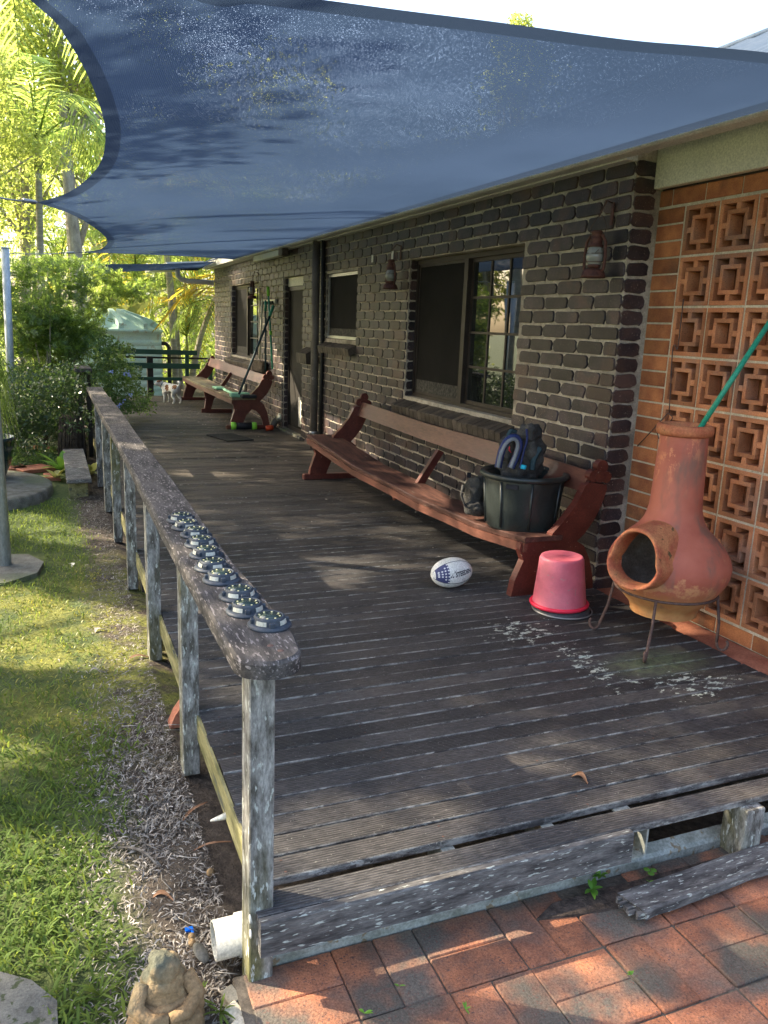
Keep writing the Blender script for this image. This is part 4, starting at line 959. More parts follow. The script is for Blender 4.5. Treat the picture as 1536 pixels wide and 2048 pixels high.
for (u,v) in ((1290,1322),(1440,1300),(1190,1257)):
    f=PZ(u,v,0.008); d=Vector((f.x-CC.x,f.y-CC.y,0)).normalized(); p=CC+d*.238; ro=Vector((f.x-CC.x,f.y-CC.y,0)).length
    pts=[(p.x,p.y,.266),(p.x+d.x*.02,p.y+d.y*.02,.14),(CC.x+d.x*(ro-.02),CC.y+d.y*(ro-.02),.045)]
    for a in np.linspace(0,PI*1.25,9): q=CC+d*(ro+.005-.025*math.cos(a)); pts.append((q.x,q.y,.045-.037*math.sin(a) if a<PI else .045+.02*(a-PI)))
    pts=[Vector(q) for q in pts]
    for q in pts: q.z=max(q.z,.0075)
    mb=MB().tube(pts,.007,8); obj('leg',mb,M['wire'],stand)
gp=MB(); a=PY(1412,838,2.90); b=Vector((3.082,2.845,1.56)); d=(b-a).normalized(); gp.tube([a-d*.10,b],.0125,12); o=obj('green_pole',gp,M['greenpole']); tag(o,'green metal pole stuck in the chiminea neck and leaning on the breeze blocks','pole')
mb=MB(); mb.tube(bez([PX(1367,598,3.085),PX(1361,650,3.085),PX(1355,698,3.083),PX(1350,690,3.075),PX(1345,702,3.083),PX(1341,780,3.085),PX(1338,828,3.083)],24),.0032,6); o=obj('hanging_wire',mb,M['wire']); tag(o,'bent dark wire hanging down the front of the breeze blocks','wire')
mb=MB(); mb.tube([PX(1336,826,3.06),PX(1305,860,3.07),PX(1275,892,3.088)],.003,6); mb.tube(bez([PX(1336,826,3.06),PX(1345,835,3.05),PX(1336,845,3.05),PX(1312,850,3.06),PX(1318,878,3.07)],16),.0028,6); o=obj('wire_poker',mb,M['wire']); tag(o,'thin dark wire poker hooked below the hanging wire beside the orange bricks','wire')
# ================================================================== SOLAR LIGHTS
def solar(label,loc,rz):
    t=thing('solar_deck_light',label,'solar light',loc,group='solar deck lights lined up on the handrail',rz=rz)
    return t
def light_parts(t):
    z=Vector((0,0,0))
    def part(nm,mb,m): 
        o=bpy.data.objects.new(nm,mb.mesh(nm)); COL.objects.link(o); o.data.materials.append(m); o.parent=t; return o
    part('base',MB().lathe([(0,0),(.050,0),(.054,.002),(.0545,.006),(.050,.010),(.044,.0115),(.040,.012),(0,.012)],(0,0,0),40),M['lightbody'])
    part('housing',MB().lathe([(.0405,.0115),(.038,.024),(.0365,.028),(.034,.0295),(.0315,.0285),(.0305,.0275)],(0,0,0),40),M['lightbody'])
    part('solar_panel',MB().lathe([(0,.0278),(.0308,.0278),(.0308,.026)],(0,0,0),36),M['solar'])
    for k in range(4):
        a0=PI/2*k+.3; mb=MB(); vs=[]
        for j in range(9):
            a=a0+ .72*j/8; c,s_=math.cos(a),math.sin(a)
            vs+=[(.0425*c,.0425*s_,.0125),(.0402*c,.0402*s_,.0225),(.036*c,.036*s_,.0225),(.036*c,.036*s_,.0125)]
        mb.add(vs,[(i*4+q,i*4+(q+1)%4,(i+1)*4+(q+1)%4,(i+1)*4+q) for i in range(8) for q in range(4)]); part('lens',mb,M['lens'])
        a=a0+1.05; M_=Matrix.Rotation(a,4,'Z'); part('rib',MB().box((.036,-.007,.010),(.0475,.007,.0225),.002,M=M_),M['lightbody'])
        part('rib',MB().box((.0385,-.0035,.0105),(.0435,.0035,.0205),.0008,M=Matrix.Rotation(a0+.36,4,'Z')@Matrix.Translation((0,0,-.02))@Matrix.Translation((0,0,.02))),M['lightbody']) if False else None
    for k in range(8):
        a=PI/4*k+.2; part('led',MB().lathe([(0,.0002),(.0022,.0002),(.0028,-.001)],(.0255*math.cos(a),.0255*math.sin(a),.0285),8),M['led'])
LP=[(363,1037),(374,1051),(392,1066),(402,1085),(413,1106),(425,1131),(443,1155),(478,1188),(494,1217),(546,1243)]
ords=['farthest of the row','second from the far end of the row','third from the far end, touching its neighbours','fourth from the far end of the row','fifth from the far end of the row','sixth, just before the gap in the row','seventh, standing alone between two gaps','third from the rounded rail end','second from the rounded rail end','nearest one, closest to the rounded rail end']
first=None
for i,(u,v) in enumerate(LP):
    p=PZ(u,v,.725); lab='round slate solar deck light on the handrail, '+ords[i]; loc=(min(p.x,.455 if i<9 else .47),p.y,.7145)
    if first is None: first=solar(lab,loc,.3*i); light_parts(first)
    else: copy_tree(first,loc,random.uniform(0,6),lab)
# ================================================================== LANTERNS
def lantern(label,loc,rz,grp='rusty hurricane lanterns hung on the brick wall'):
    t=thing('hurricane_lantern',label,'lantern',loc,group=grp,rz=rz)
    def part(nm,mb,m,par=None,fix=True):
        o=bpy.data.objects.new(nm,mb.mesh(nm,fix)); COL.objects.link(o); o.data.materials.append(m); o.parent=par or t; return o
    part('fuel_tank',MB().lathe([(0,0),(.066,0),(.07,.006),(.066,.012),(.062,.03),(.05,.042),(.03,.05),(0,.05)],(0,0,0),24),M['lantern'])
    part('burner',MB().lathe([(.022,.05),(.034,.055),(.036,.068),(.03,.07)],(0,0,0),20),M['lantern'])
    part('glass_globe',MB().lathe([(.033,.07),(.047,.095),(.05,.115),(.044,.14),(.034,.165)],(0,0,0),24),M['lglass'])
    part('chimney_cap',MB().lathe([(.04,.162),(.043,.17),(.036,.176),(.034,.20),(.038,.205),(.03,.21),(.029,.235),(.036,.24),(.026,.25),(.0,.253)],(0,0,0),24),M['lantern'])
    for s_ in (-1,1): part('side_tube',MB().tube([(s_*.05,0,.03),(s_*.064,0,.05),(s_*.066,0,.12),(s_*.06,0,.19),(s_*.04,0,.222),(s_*.03,0,.225)],.0085,8),M['lantern'])
    part('wire_guard',MB().tube([(-.062,0,.13),(-.03,-.045,.128),(.03,-.045,.127),(.062,0,.13)],.002,5).tube([(-.035,-.04,.085),(.045,-.035,.145)],.002,5).tube([(-.06,0,.085),(-.03,-.045,.083),(.03,-.045,.083),(.06,0,.085)],.002,5),M['wire'])
    part('bail_handle',MB().tube([(-.045,0,.22),(-.05,.01,.27),(-.02,.02,.325),(.0,.022,.335),(.02,.02,.325),(.05,.01,.27),(.045,0,.22)],.0018,5),M['wire'])
    return t
def hook(label,y,z,zl):
    t=thing('lantern_hook',label,'hook',(2.915,y,z),group='iron lantern hooks screwed to the brick wall')
    obj('hook_plate',MB().box((2.909,y-.011,z-.12),(2.9155,y+.011,z),.001),M['lantern'],t)
    obj('hook_arm',MB().tube([(2.912,y,z-.005),(2.87,y,z+.005),(2.835,y+.0,zl),(2.83,y,zl-.015),(2.822,y,zl-.003)],.004,6),M['wire'],t)
l1=lantern('rusty red hurricane lantern hanging between the main window and the orange wall',(2.835,3.90,1.752),-PI/2+.35)
copy_tree(l1,(2.83,6.84,1.765),-PI/2+.2,'rusty red hurricane lantern hanging on the far side of the main window')
copy_tree(l1,(2.825,12.15,1.765),-PI/2,'dark hurricane lantern hanging by the far window above the broom rack')
hook('iron hook over the lantern nearest the orange wall',3.885,2.155,2.09); hook('iron hook over the lantern left of the main window',6.83,2.14,2.103); hook('iron hook over the lantern by the far window',12.15,2.14,2.103)
for i,(u,v) in enumerate(((745,517),(785,510))):
    p=PX(u,v,2.915); o=obj('wall_bracket',MB().box((p.x-.004,p.y-.02,p.z-.035),(p.x+.004,p.y+.02,p.z+.035),.001),M['pvc']); tag(o,['small white bracket on the bricks above the small window, left one','small white bracket on the bricks next to the lantern left of the main window'][i],'bracket')
# ================================================================== BROOMS ETC.
t=thing('broom_rack','small cream tool rack with clips on the bricks left of the door','rack',(2.91,11.4,1.7)); obj('rack_bar',MB().box((2.885,11.06,1.69),(2.915,11.82,1.745),.003),M['cloth'],t)
for k in range(5): obj('clip',MB().tube([(2.86,11.15+.15*k,1.70),(2.89,11.15+.15*k,1.70)],.02,8),M['foam'],t)
def stick(name,label,a,b,r,m,grp=None): 
    t=thing(name,label,name.split('_')[-1],tuple(b)); obj('handle',MB().tube([a,b],r,8),m,t); return t
t=stick('push_broom','cream handled broom with a dark bristle head hanging on the rack',PX(525,597,2.86),PX(519,718,2.86),.014,M['cloth']); p=PX(520,731,2.87); obj('bristle_head',MB().box((p.x-.04,p.y-.32,p.z-.10),(p.x+.03,p.y+.32,p.z+.07),.02),M['darkbark'],t)
t=stick('long_mop','dark blue green pole hanging straight down from the rack',PX(531,600,2.85),PX(531,756,2.85),.012,M['packdark']); obj('grip',MB().tube([PX(531,603,2.85),PX(531,622,2.85)],.017,8),M['greenpole'],t)
t=stick('green_rake','bright green handled rake hanging at the middle of the rack',PX(536,575,2.84),PX(545,738,2.85),.013,M['greenpole']); obj('grip',MB().tube([PX(536,574,2.84),PX(537,592,2.84)],.022,8),M['lime'],t); obj('joint',MB().tube([PX(541,662,2.845),PX(541.4,670,2.845)],.02,8),M['lime'],t)
a=PX(547,612,2.87); b=PZ(478,788,.50)
t=stick('broom_pole','dark green pole of the mint headed broom leaning from the far bench to the wall',a,b,.015,M['packdark']); obj('grip',MB().tube([a,a.lerp(b,.12)],.02,8),M['greenpole'],t)
b2=PZ(478,793,.445); obj('broom_head',MB().box((b2.x-.12,b2.y-.05,.436),(b2.x+.14,b2.y+.06,.50),.015),M['mint'],t); obj('bristles',MB().box((b2.x+.0,b2.y-.2,.436),(b2.x+.2,b2.y-.052,.48),.01),M['foam'],t)
t=thing('dustpan_brush','mint green hand brush lying along the seat of the far bench','brush',tuple(PZ(440,780,.44))); obj('brush_handle',MB().tube([PZ(470,790,.455),PZ(447,778,.455)],.02,8),M['mint'],t); q=PZ(437,776,.45); obj('brush_head',MB().box((q.x-.07,q.y-.16,.436),(q.x+.07,q.y+.16,.47),.012),M['mint'],t)
p=PX(489,774,2.91); t=thing('power_outlet','cream weatherproof power point on the wall behind the far bench','outlet',tuple(p)); obj('outlet_box',MB().box((p.x-.03,p.y-.09,p.z-.05),(p.x+.004,p.y+.09,p.z+.05),.01),M['cloth'],t); obj('plug',MB().box((p.x-.05,p.y-.03,p.z-.11),(p.x-.01,p.y+.03,p.z-.052),.006),M['greysteel'],t)
p=PZ(548,856,0); t=thing('standpipe','short fat bent pipe standing against the wall left of the door','pipe',(p.x,p.y,0)); obj('pipe_body',MB().tube([(p.x-.03,p.y,.0),(p.x,p.y-.0,.08),(p.x+.06,p.y-.02,.15),(p.x+.13,p.y-.04,.16)],.05,12),M['pipe'],t); obj('pipe_end',MB().tube([(p.x+.09,p.y-.10,.15),(p.x+.03,p.y-.12,.165)],.055,12),M['steel'],t)
p=PZ(537,857,.03); o=obj('orange_cap',MB().tube([(p.x-.03,p.y,.035),(p.x+.06,p.y+.02,.04)],.035,10),M['orangeplastic']); tag(o,'small orange plastic cup on the deck by the far bench foot','cup')
a=PZ(459,857,.0)+Vector((0,-.12,.052)); b=PZ(509,857,.0)+Vector((0,-.12,.052)); d=b-a
t=thing('exercise_roller','black foam roller with lime green ends in front of the far bench foot','roller',tuple(a)); obj('roller_core',MB().tube([a+d*.2,b-d*.2],.045,14),M['foam'],t)
for q in (0,1):
    c0=a if q==0 else b-d*.18; obj('end_grip',MB().tube([c0,c0+d*.09,c0+d*.18],[.05,.052,.048],14),M['lime'],t)
mp_=[PZ(u,v,.012) for u,v in ((412,869.5),(455,882),(508,879.3),(464.5,866.5))]
t=thing('doormat','black rubber honeycomb doormat on the deck before the door','mat',(2.1,10.1,0)); obj('mat_base',MB().prism([(p.x,p.y) for p in mp_],'z',.002,.008),M['rubber'],t)
mb=MB(); nx_,ny_=16,10
for i in range(nx_):
    for j in range(ny_):
        u,v=(i+.5)/nx_,(j+.5)/ny_; p=mp_[0].lerp(mp_[1],u).lerp(mp_[3].lerp(mp_[2],u),v); r=.014; mb.box((p.x-r,p.y-r*1.4,.0082),(p.x+r,p.y+r*1.4,.017))
o=obj('mat_studs',mb,M['rubber'],t); o['kind']='stuff'
# ================================================================== DOG
def skin(name,verts,edges,radii,root=0,sub=2):
    me=bpy.data.meshes.new(name); me.from_pydata([tuple(v) for v in verts],edges,[]); o=bpy.data.objects.new(name,me); COL.objects.link(o)
    m=o.modifiers.new('s','SKIN'); m.use_smooth_shade=True; s2=o.modifiers.new('u','SUBSURF'); s2.levels=sub; s2.render_levels=sub
    for i,r in enumerate(radii): me.skin_vertices[0].data[i].radius=(r,r)
    me.skin_vertices[0].data[root].use_root=True
    dg=bpy.context.evaluated_depsgraph_get(); me2=bpy.data.meshes.new_from_object(o.evaluated_get(dg)); bpy.data.objects.remove(o); me2.polygons.foreach_set('use_smooth',[True]*len(me2.polygons)); return me2
f=Vector((-.50,.87,0)).normalized(); s=Vector((.87,.50,0)).normalized(); D0_=Vector((2.0,14.25,0)); z=Vector((0,0,1))
W_=lambda a,b,c:D0_+f*a+s*b+z*c
V_=[W_(0,0,.265),W_(.13,0,.272),W_(.27,0,.262),W_(.35,-.02,.305),W_(.385,-.07,.335),W_(.375,-.115,.328),W_(.365,-.165,.312)]; R_=[.08,.072,.086,.056,.060,.042,.026]; E_=[(0,1),(1,2),(2,3),(3,4),(4,5),(5,6)]
for sd in (-1,1):
    o0=len(V_); V_+=[W_(.0,sd*.055,.20),W_(.03,sd*.065,.13),W_(-.035,sd*.068,.08),W_(-.02,sd*.07,.022),W_(.015,sd*.07,.014)]; R_+=[.052,.03,.016,.015,.016]; E_+=[(0,o0),(o0,o0+1),(o0+1,o0+2),(o0+2,o0+3),(o0+3,o0+4)]
    o0=len(V_); V_+=[W_(.28,sd*.045,.18),W_(.26,sd*.05,.11),W_(.27,sd*.05,.02),W_(.30,sd*.05,.014)]; R_+=[.04,.02,.014,.015]; E_+=[(2,o0),(o0,o0+1),(o0+1,o0+2),(o0+2,o0+3)]
o0=len(V_); V_+=[W_(-.07,0,.31),W_(-.085,.01,.355),W_(-.055,.02,.385),W_(-.01,.025,.38),W_(.01,.03,.345)]; R_+=[.022,.019,.017,.015,.01]; E_+=[(0,o0),(o0,o0+1),(o0+1,o0+2),(o0+2,o0+3),(o0+3,o0+4)]
dm=skin('dog_body',V_,E_,R_)
dg_=thing('dog','small white dog with tan patches and curled tail far down the deck','dog',tuple(D0_))
wf=mat('white dog fur',(.5,.49,.46),(.62,.6,.57),scale=40,rough=.9,bs=200,bst=.5); tf=mat('tan dog fur',(.15,.07,.035),(.2,.1,.055),scale=40,rough=.9,bs=200,bst=.5)
dm.materials.append(wf); dm.materials.append(tf)
P_=[(W_(.16,-.08,.27),.055),(W_(-.01,-.06,.30),.05),(W_(-.01,.07,.29),.07),(W_(.395,-.06,.38),.062),(W_(.35,-.10,.375),.035),(W_(.27,.07,.3),.05)]
for p in dm.polygons:
    if any((p.center-c).length<r for c,r in P_): p.material_index=1
link('dog_body',dm,None,dg_)
for sd in (-1,1):
    e=W_(.395+sd*.028,-.055,.378); mb=MB(); mb.add([e,e+s*.03-z*.0+f*.012*sd,e+s*.012-z*.035+f*.028*sd,e+f*.02*sd+s*.008,e-z*.004+s*.006],[(0,1,2),(0,2,3),(4,1,2)]); obj('ear',mb,tf,dg_)
    obj('eye',MB().sphere(W_(.38+sd*.026,-.118,.345),.006,8,6),M['foam'],dg_)
obj('nose',MB().sphere(W_(.363,-.186,.318),.0105,10,8),M['foam'],dg_)
c0=W_(.335,-.012,.30); n_=(V_[3]-V_[2]).normalized(); a_=n_.cross(z).normalized(); b_=n_.cross(a_); obj('collar',MB().tube([c0+(a_*math.cos(t)+b_*math.sin(t))*.064 for t in np.linspace(0,2*PI,25)],.008,6),M['packblue'],dg_)
# ================================================================== FAR RAILING, TANK
t=thing('green_railing','dark green slatted railing closing off the far end of the deck','railing',(1.8,15.85,0))
obj('slat',MB().box((.75,15.80,.765),(2.62,15.83,.855),.004),M['darkgreen'],t); obj('slat',MB().box((.85,15.80,.505),(2.67,15.83,.605),.004),M['darkgreen'],t); obj('slat',MB().box((.95,15.80,.285),(2.80,15.84,.345),.004),M['darkgreen'],t)
obj('back_rail',MB().box((.8,15.98,.68),(2.92,16.02,.715),.004),M['darkpost'],t)
obj('upright',MB().box((2.40,15.845,.28),(2.47,15.90,.80),.004),M['darkgreen'],t); obj('upright',MB().box((.98,15.845,-.2),(1.05,15.90,.80),.004),M['darkgreen'],t)
obj('post',MB().box((1.70,15.86,-.25),(1.81,15.97,.72),.004),M['darkpost'],t); obj('post',MB().box((2.84,15.86,-.25),(2.92,15.94,.72),.004),M['darkgreen'],t)
t=thing('water_tank','pale green round poly water tank with ribbed roof beyond the far railing','tank',(1.22,19.3,-.5))
TCn=(1.22,19.3,0); prof=[(1.17,-.6)]; zz=-.55
while zz<.92: prof+=[(1.17,zz),(1.185,zz+.02),(1.185,zz+.10),(1.17,zz+.12)]; zz+=.125
prof+=[(1.17,.96),(1.175,1.10),(1.205,1.115),(1.205,1.16),(1.15,1.175)]
mb=MB(); mb.lathe(prof,TCn,72); obj('tank_wall',mb,M['tank'],t)
mb=MB(); mb.lathe([(1.16,1.17),(.35,1.46),(.33,1.52),(0,1.53)],TCn,64); rf=obj('tank_roof',mb,M['tank'],t)
for k in range(12):
    a=PI/6*k+.2; Mx=Matrix.Translation(Vector(TCn))@Matrix.Rotation(a,4,'Z'); mb=MB(); mb.prism([(.36,1.44),(.36,1.59),(.98,1.39),(1.13,1.29),(1.13,1.17)],'y',-.055,.055,M=Mx); obj('roof_rib',mb,M['tank'],rf)
q=PY(326,688,19.0); obj('inlet_pipe',MB().tube([q+Vector((-.1,0,.02)),q+Vector((.06,0,.01)),q+Vector((.13,0,-.06)),q+Vector((.13,0,-1.3))],.045,10),M['blackpipe'],t)
t=thing('capped_post','dark double post with a small timber cap at the far end of the garden rail','post',(.38,10.5,-.25))
obj('cap',MB().box((.27,10.1,.785),(.46,10.75,.83),.006),M['railwood'],t)
for x in (.30,.40): obj('upright',MB().box((x,10.35,-.25),(x+.05,10.45,.785),.003),M['darkpost'],t)
# plank seat, ring, pot, tiles
t=thing('plank_step','low weathered plank on a stub block beside the deck posts in the garden bed','step',(.2,8.7,-.25))
obj('plank',MB().box((.095,7.83,-.085),(.315,9.7,-.045),.006),M['fasciawood'],t); obj('block',MB().box((.115,7.98,-.26),(.285,8.12,-.086),.005),M['mossfascia'],t); obj('block',MB().box((.115,9.4,-.26),(.285,9.54,-.086),.005),M['mossfascia'],t)
o=obj('concrete_disc',MB().lathe([(0,-.15),(.90,-.15),(.93,-.165),(.94,-.27)],(-.957,8.27,0),64),M['concrete']); tag(o,'round concrete slab under the big pot at the left edge','slab')
for i,(u,v,sx,sy,rz,lab) in enumerate(((72,897,.34,.34,.7,'farther terracotta tile lying under the shrub by the leafy plant'),(66,936,.36,.30,.5,'large terracotta tile between the shrub and the concrete slab'),(30,934,.2,.3,.3,'terracotta tile partly behind the big pot'),(104,952,.14,.3,.1,'narrow terracotta tile at the rim of the concrete slab'))):
    p=PZ(u,v,-.215); o=obj('garden_tile',MB().box((-sx/2,-sy/2,-.04),(sx/2,sy/2,0),.004),M['terra'],None,(p.x,p.y,-.205)); o.rotation_euler=(0,0,rz); tag(o,lab,'tile','terracotta tiles in the garden bed')
t=thing('pot_plant','grassy ponytail plant in a dark glazed pot at the left edge of the garden','pot plant',(-.61,8.65,-.15))
pr=[(.15,0),(.17,.03),(.22,.15),(.25,.30),(.255,.36),(.27,.37),(.27,.40),(.245,.40),(.235,.34),(.0,.33)]
obj('pot',MB().lathe([(r,z_-.15) for r,z_ in pr],(-.61,8.65,0),40),M['pot'],t)
obj('stem',MB().tube([(-.61,8.65,.15),(-.60,8.65,.6),(-.62,8.62,1.1)],[.06,.035,.03],10),M['bark'],t)
def strands(c,n,L,droop,w_,spread=1.0):
    VV=[];FF=[];o=0; seg=7
    for i in range(n):
        a=random.uniform(0,2*PI); el=random.uniform(-.1,1.2); d=Vector((math.cos(a)*math.cos(el),math.sin(a)*math.cos(el),math.sin(el)))*L*random.uniform(.5,1.1)*spread; sd=Vector((-math.sin(a),math.cos(a),0))*w_
        pts=[]
        for k in range(seg+1):
            t_=k/seg; p=Vector(c)+d*t_*(1-.25*t_)+Vector((0,0,-droop*t_**2.0*random.uniform(.9,1.1))); ww=sd*(1-t_**2*.9); pts+=[p-ww,p+ww]
        VV+=[tuple(p) for p in pts]; FF+=[(o+2*k,o+2*k+1,o+2*k+3,o+2*k+2) for k in range(seg)]; o+=len(pts)
    return np.array(VV),np.array(FF)
v,fc=joinVF([strands((-.62,8.62,1.12),420,.62,.75,.005),strands((-.60,8.65,.85),160,.5,.7,.005)]); link('leaves',bulk('leaves',v,fc,M['palm']),None,t)
# ================================================================== VEGETATION
def ellpts(n,c,r,shell=.35):
    d=nrm(RNG.normal(size=(n,3))); rr=RNG.uniform(shell**3,1,(n,1))**(1/3); return np.array(c)+d*rr*np.array(r)
def cloud(clusters,per,size,shell=.3,up=(0,0,-.3),wid=1.):
    L=[]
    for c,r in clusters: L.append(leaves(ellpts(per,c,r,shell),size,up,1.,wid))
    return joinVF(L)
GAPS=[((-.05,4.35,GZ),.42),((.30,4.6,GZ),.30),((-.30,5.1,GZ),.28),((-.25,3.2,GZ),.20),((-.12,2.25,GZ),.30),((-.3,2.5,GZ),.25),((.05,6.6,GZ),.30),((-.3,7.2,GZ),.3),
 ((1.72,4.42,0),.13),((1.45,4.15,0),.08),((.62,3.2,0),.17),((.8,3.9,0),.10),((.72,1.86,0),.13),((.45,1.5,-.2),.20),((2.93,9.3,.9),.10),((2.93,10.95,.45),.12),((1.6,12.9,0),.15),((1.2,9.9,0),.12),((.43,8.2,.7),.16),((2.5,14.0,.6),.25)]
def carve(pos):  # removes shade crown leaves along sun rays so chosen spots stay sunlit
    k=np.ones(len(pos),bool); d=np.array(sdir)
    for (p,r) in GAPS:
        r=r+.09 if r<.2 else r; v=pos-np.array(p); t=v@d; q=v-t[:,None]*d; k&=(np.linalg.norm(q,axis=1)>r)|(t<2.0)
    return pos[k]
def tree(name,label,base,h,crown,nc,per,size,m,bark=None,tr=.12,cr=.9,group=None,limbs=7,seed=1):
    rs=random.Random(seed); base=Vector(base); t=thing(name,label,'tree',tuple(base),group)
    top=base+Vector((rs.uniform(-.6,.6),rs.uniform(-.6,.6),h))
    mid=base.lerp(top,.5)+Vector((rs.uniform(-.3,.3),rs.uniform(-.3,.3),0)); tk=bez([base,mid,top],12)
    mb=MB(); mb.tube(tk,[tr*(1-.75*i/12) for i in range(13)],10); 
    cl=[]; (cx,cy,cz),(rx,ry,rz)=crown
    for i in range(nc):
        while True:
            q=Vector((rs.uniform(-1,1),rs.uniform(-1,1),rs.uniform(-1,1)))
            if .25<q.length<1: break
        c=Vector((cx+q.x*rx,cy+q.y*ry,cz+q.z*rz)); k=cr*rs.uniform(.6,1.2); cl.append((tuple(c),(k,k,k*.7)))
        if i<limbs*2:
            s0=tk[min(12,max(3,int(12*(.35+.6*rs.random()))))]; e=s0.lerp(c,.55)+Vector((0,0,.15)); mb.tube(bez([s0,e,c],6),[tr*.35*(1-.8*k_/6) for k_ in range(7)],6)
    obj('trunk',mb,bark or M['bark'],t)
    if m is M['shadetree']:
        v,fc=joinVF([leaves(carve(ellpts(per,c,r,.15)),size,(0,0,-.3)) for c,r in cl])
    else: v,fc=cloud(cl,per,size,.15)
    link('crown',bulk('crown',v,fc,m),None,t); return t
def frond_mesh(L,droop,nl,ll,m,wd=.02,seed=0):
    rs=np.random.default_rng(seed); P=bez([(0,0,0),(L*.35,0,L*.30),(L*.75,0,L*.30-droop*.35),(L,0,L*.15-droop)],nl)
    A=[];B=[];C=[];pos=[]
    for i in range(2,nl+1):
        t_=(P[min(i+1,nl)]-P[i-1]).normalized(); k=math.sin(PI*min(1,(i/nl)*.86+.12))
        for sd in (-1,1):
            d=(Vector((0,sd,0))*.8+t_*.62+Vector((0,0,rs.uniform(-.55,.1)))).normalized()*ll*(.35+.75*k)*rs.uniform(.85,1.1)
            b=d.cross(Vector((0,0,1))).normalized()*wd; pos.append(P[i]);A.append(d);B.append(b);C.append(Vector((0,0,-1))*ll*rs.uniform(.25,.6)*k)
    tv=[(0,-.5,0),(0,.5,0),(.5,-1,.12),(.5,1,.12),(1,-.1,1),(1,.1,1)]; tf_=[(0,1,3,2),(2,3,5,4)]
    V,F=scatter(tv,tf_,np.array(pos),np.array(A),np.array(B),np.array(C))
    # rachis
    mb=MB(); mb.tube(P[::3],[.018*(1-.8*i/len(P[::3])) for i in range(len(P[::3]))],4,cap=False); rv=np.array(mb.v); rf_=np.array(mb.f)
    V,F=joinVF([(V,F),(rv,rf_)]); return bulk('frond',V,F,m)
FMp=[frond_mesh(2.3,1.1,34,.62,M['palm'],.018,1),frond_mesh(2.0,.7,32,.6,M['palm'],.018,2),frond_mesh(2.2,1.5,34,.6,M['palmy'],.018,3)]
def palm(label,base,h,r=.06,nf=11,sc=1.,lean=(0,0),seed=0,group='palms beyond the deck',extra=()):
    rs=random.Random(seed); base=Vector(base); top=base+Vector((lean[0],lean[1],h)); t=thing('palm_tree',label,'palm',tuple(base),group)
    mb=MB(); pts=bez([base,base.lerp(top,.5)-Vector((lean[0]*.15,0,0)),top],14); mb.tube(pts,[r*(1-.3*i/14) for i in range(15)],10); obj('trunk',mb,M['palmbark'],t)
    obj('crownshaft',MB().tube([top-Vector((0,0,.1)),top+Vector((0,0,.45))],[r*1.0,r*.5],8),M['fern'],t)
    for i in range(nf):
        a=2*PI*i/nf+rs.uniform(-.25,.25); o=link('frond',FMp[0 if rs.random()<.5 else (1 if rs.random()<.6 else 2)],None,t,tuple(top+Vector((0,0,.4))))
        o.rotation_euler=(0,-rs.uniform(-.35,.85),a); k=sc*rs.uniform(.8,1.15); o.scale=(k,k,k)
    return t
gx=lambda u,v,y:PY(u,v,y)
palm('straight pale palm trunk rising behind the tank right of centre',(gx(352,700,20).x,20,-.4),4.6,.085,12,.9,(-.28,0),1)
palm('slender palm close beside the straight pale one',(gx(362,700,20.6).x,20.6,-.4),3.9,.06,10,.8,(-.35,0),2)
palm('leaning palm trunk sloping right toward the house corner',(gx(374,710,19).x,19,-.4),3.0,.075,12,.85,(1.0,.2),3)
palm('low clumping palm filling the gap by the house corner',(3.7,18.2,-.4),1.5,.05,14,.75,(.1,0),4)
palm('bushy palm with fronds arching over the leaf litter behind the railing',(3.3,21.5,-.4),1.0,.05,14,.85,(0,0),5)
palm('palm behind the tank roof',(2.2,22.5,-.4),2.0,.06,13,1.,(0,0),6)
palm('tall palm behind the shrub with drooping yellow fronds',(-.1,16.5,-.4),4.4,.08,13,.85,(.1,0),7)
palm('palm whose fronds hang in from the top left corner',(-.9,11.5,-.3),6.0,.09,13,1.05,(.15,0),8)
palm('short palm behind the tank on the left',(.3,22,-.4),2.4,.07,12,1.,(0,0),9)
palm('tall distant palm right of the tank',(4.9,25,-.4),4.0,.08,13,1.1,(0,0),10)
palm('distant palm left of the tank among the tall trees',(-.3,24,-.4),5.2,.08,13,1.1,(.1,0),11)
palm('distant palm in the middle of the grove',(1.9,27,-.4),3.6,.08,13,1.2,(.1,0),12)
palm('far palm close to the wall line',(5.3,21,-.4),2.6,.07,13,1.,(0,0),13)
# staghorn fern
t=thing('staghorn_fern','pale staghorn fern with broad upright fronds above the tank roof','fern',(1.62,20.6,.5)); 
obj('fern_base',MB().tube([(1.62,20.8,-.4),(1.62,20.8,1.3)],[.12,.1],10).sphere((1.6,20.65,1.25),.25,12,8,(1,.6,1)),M['fern'],t)
for (u,v) in ((222,600),(232,612),(262,606),(282,603),(300,598),(272,622)):
    tip=PY(u,v,20.3); r0=Vector((1.58,20.55,1.28)); P=bez([r0,r0.lerp(tip,.55)+Vector((0,0,.06)),tip],8); mb=MB(); vs=[]
    for i,p in enumerate(P): w2=.05+.11*math.sin(PI*min(1,i/8*.9+.05)); sd=Vector((.25,.1,-.9)).normalized() if abs(tip.x-r0.x)>.3 else Vector((1,0,0)); vs+=[p-sd*w2,p+Vector((0,-.03,0)),p+sd*w2]
    mb.add(vs,[(i*3+k,i*3+k+1,(i+1)*3+k+1,(i+1)*3+k) for i in range(8) for k in (0,1)],True); obj('frond',mb,M['fern'],t,fix=False)
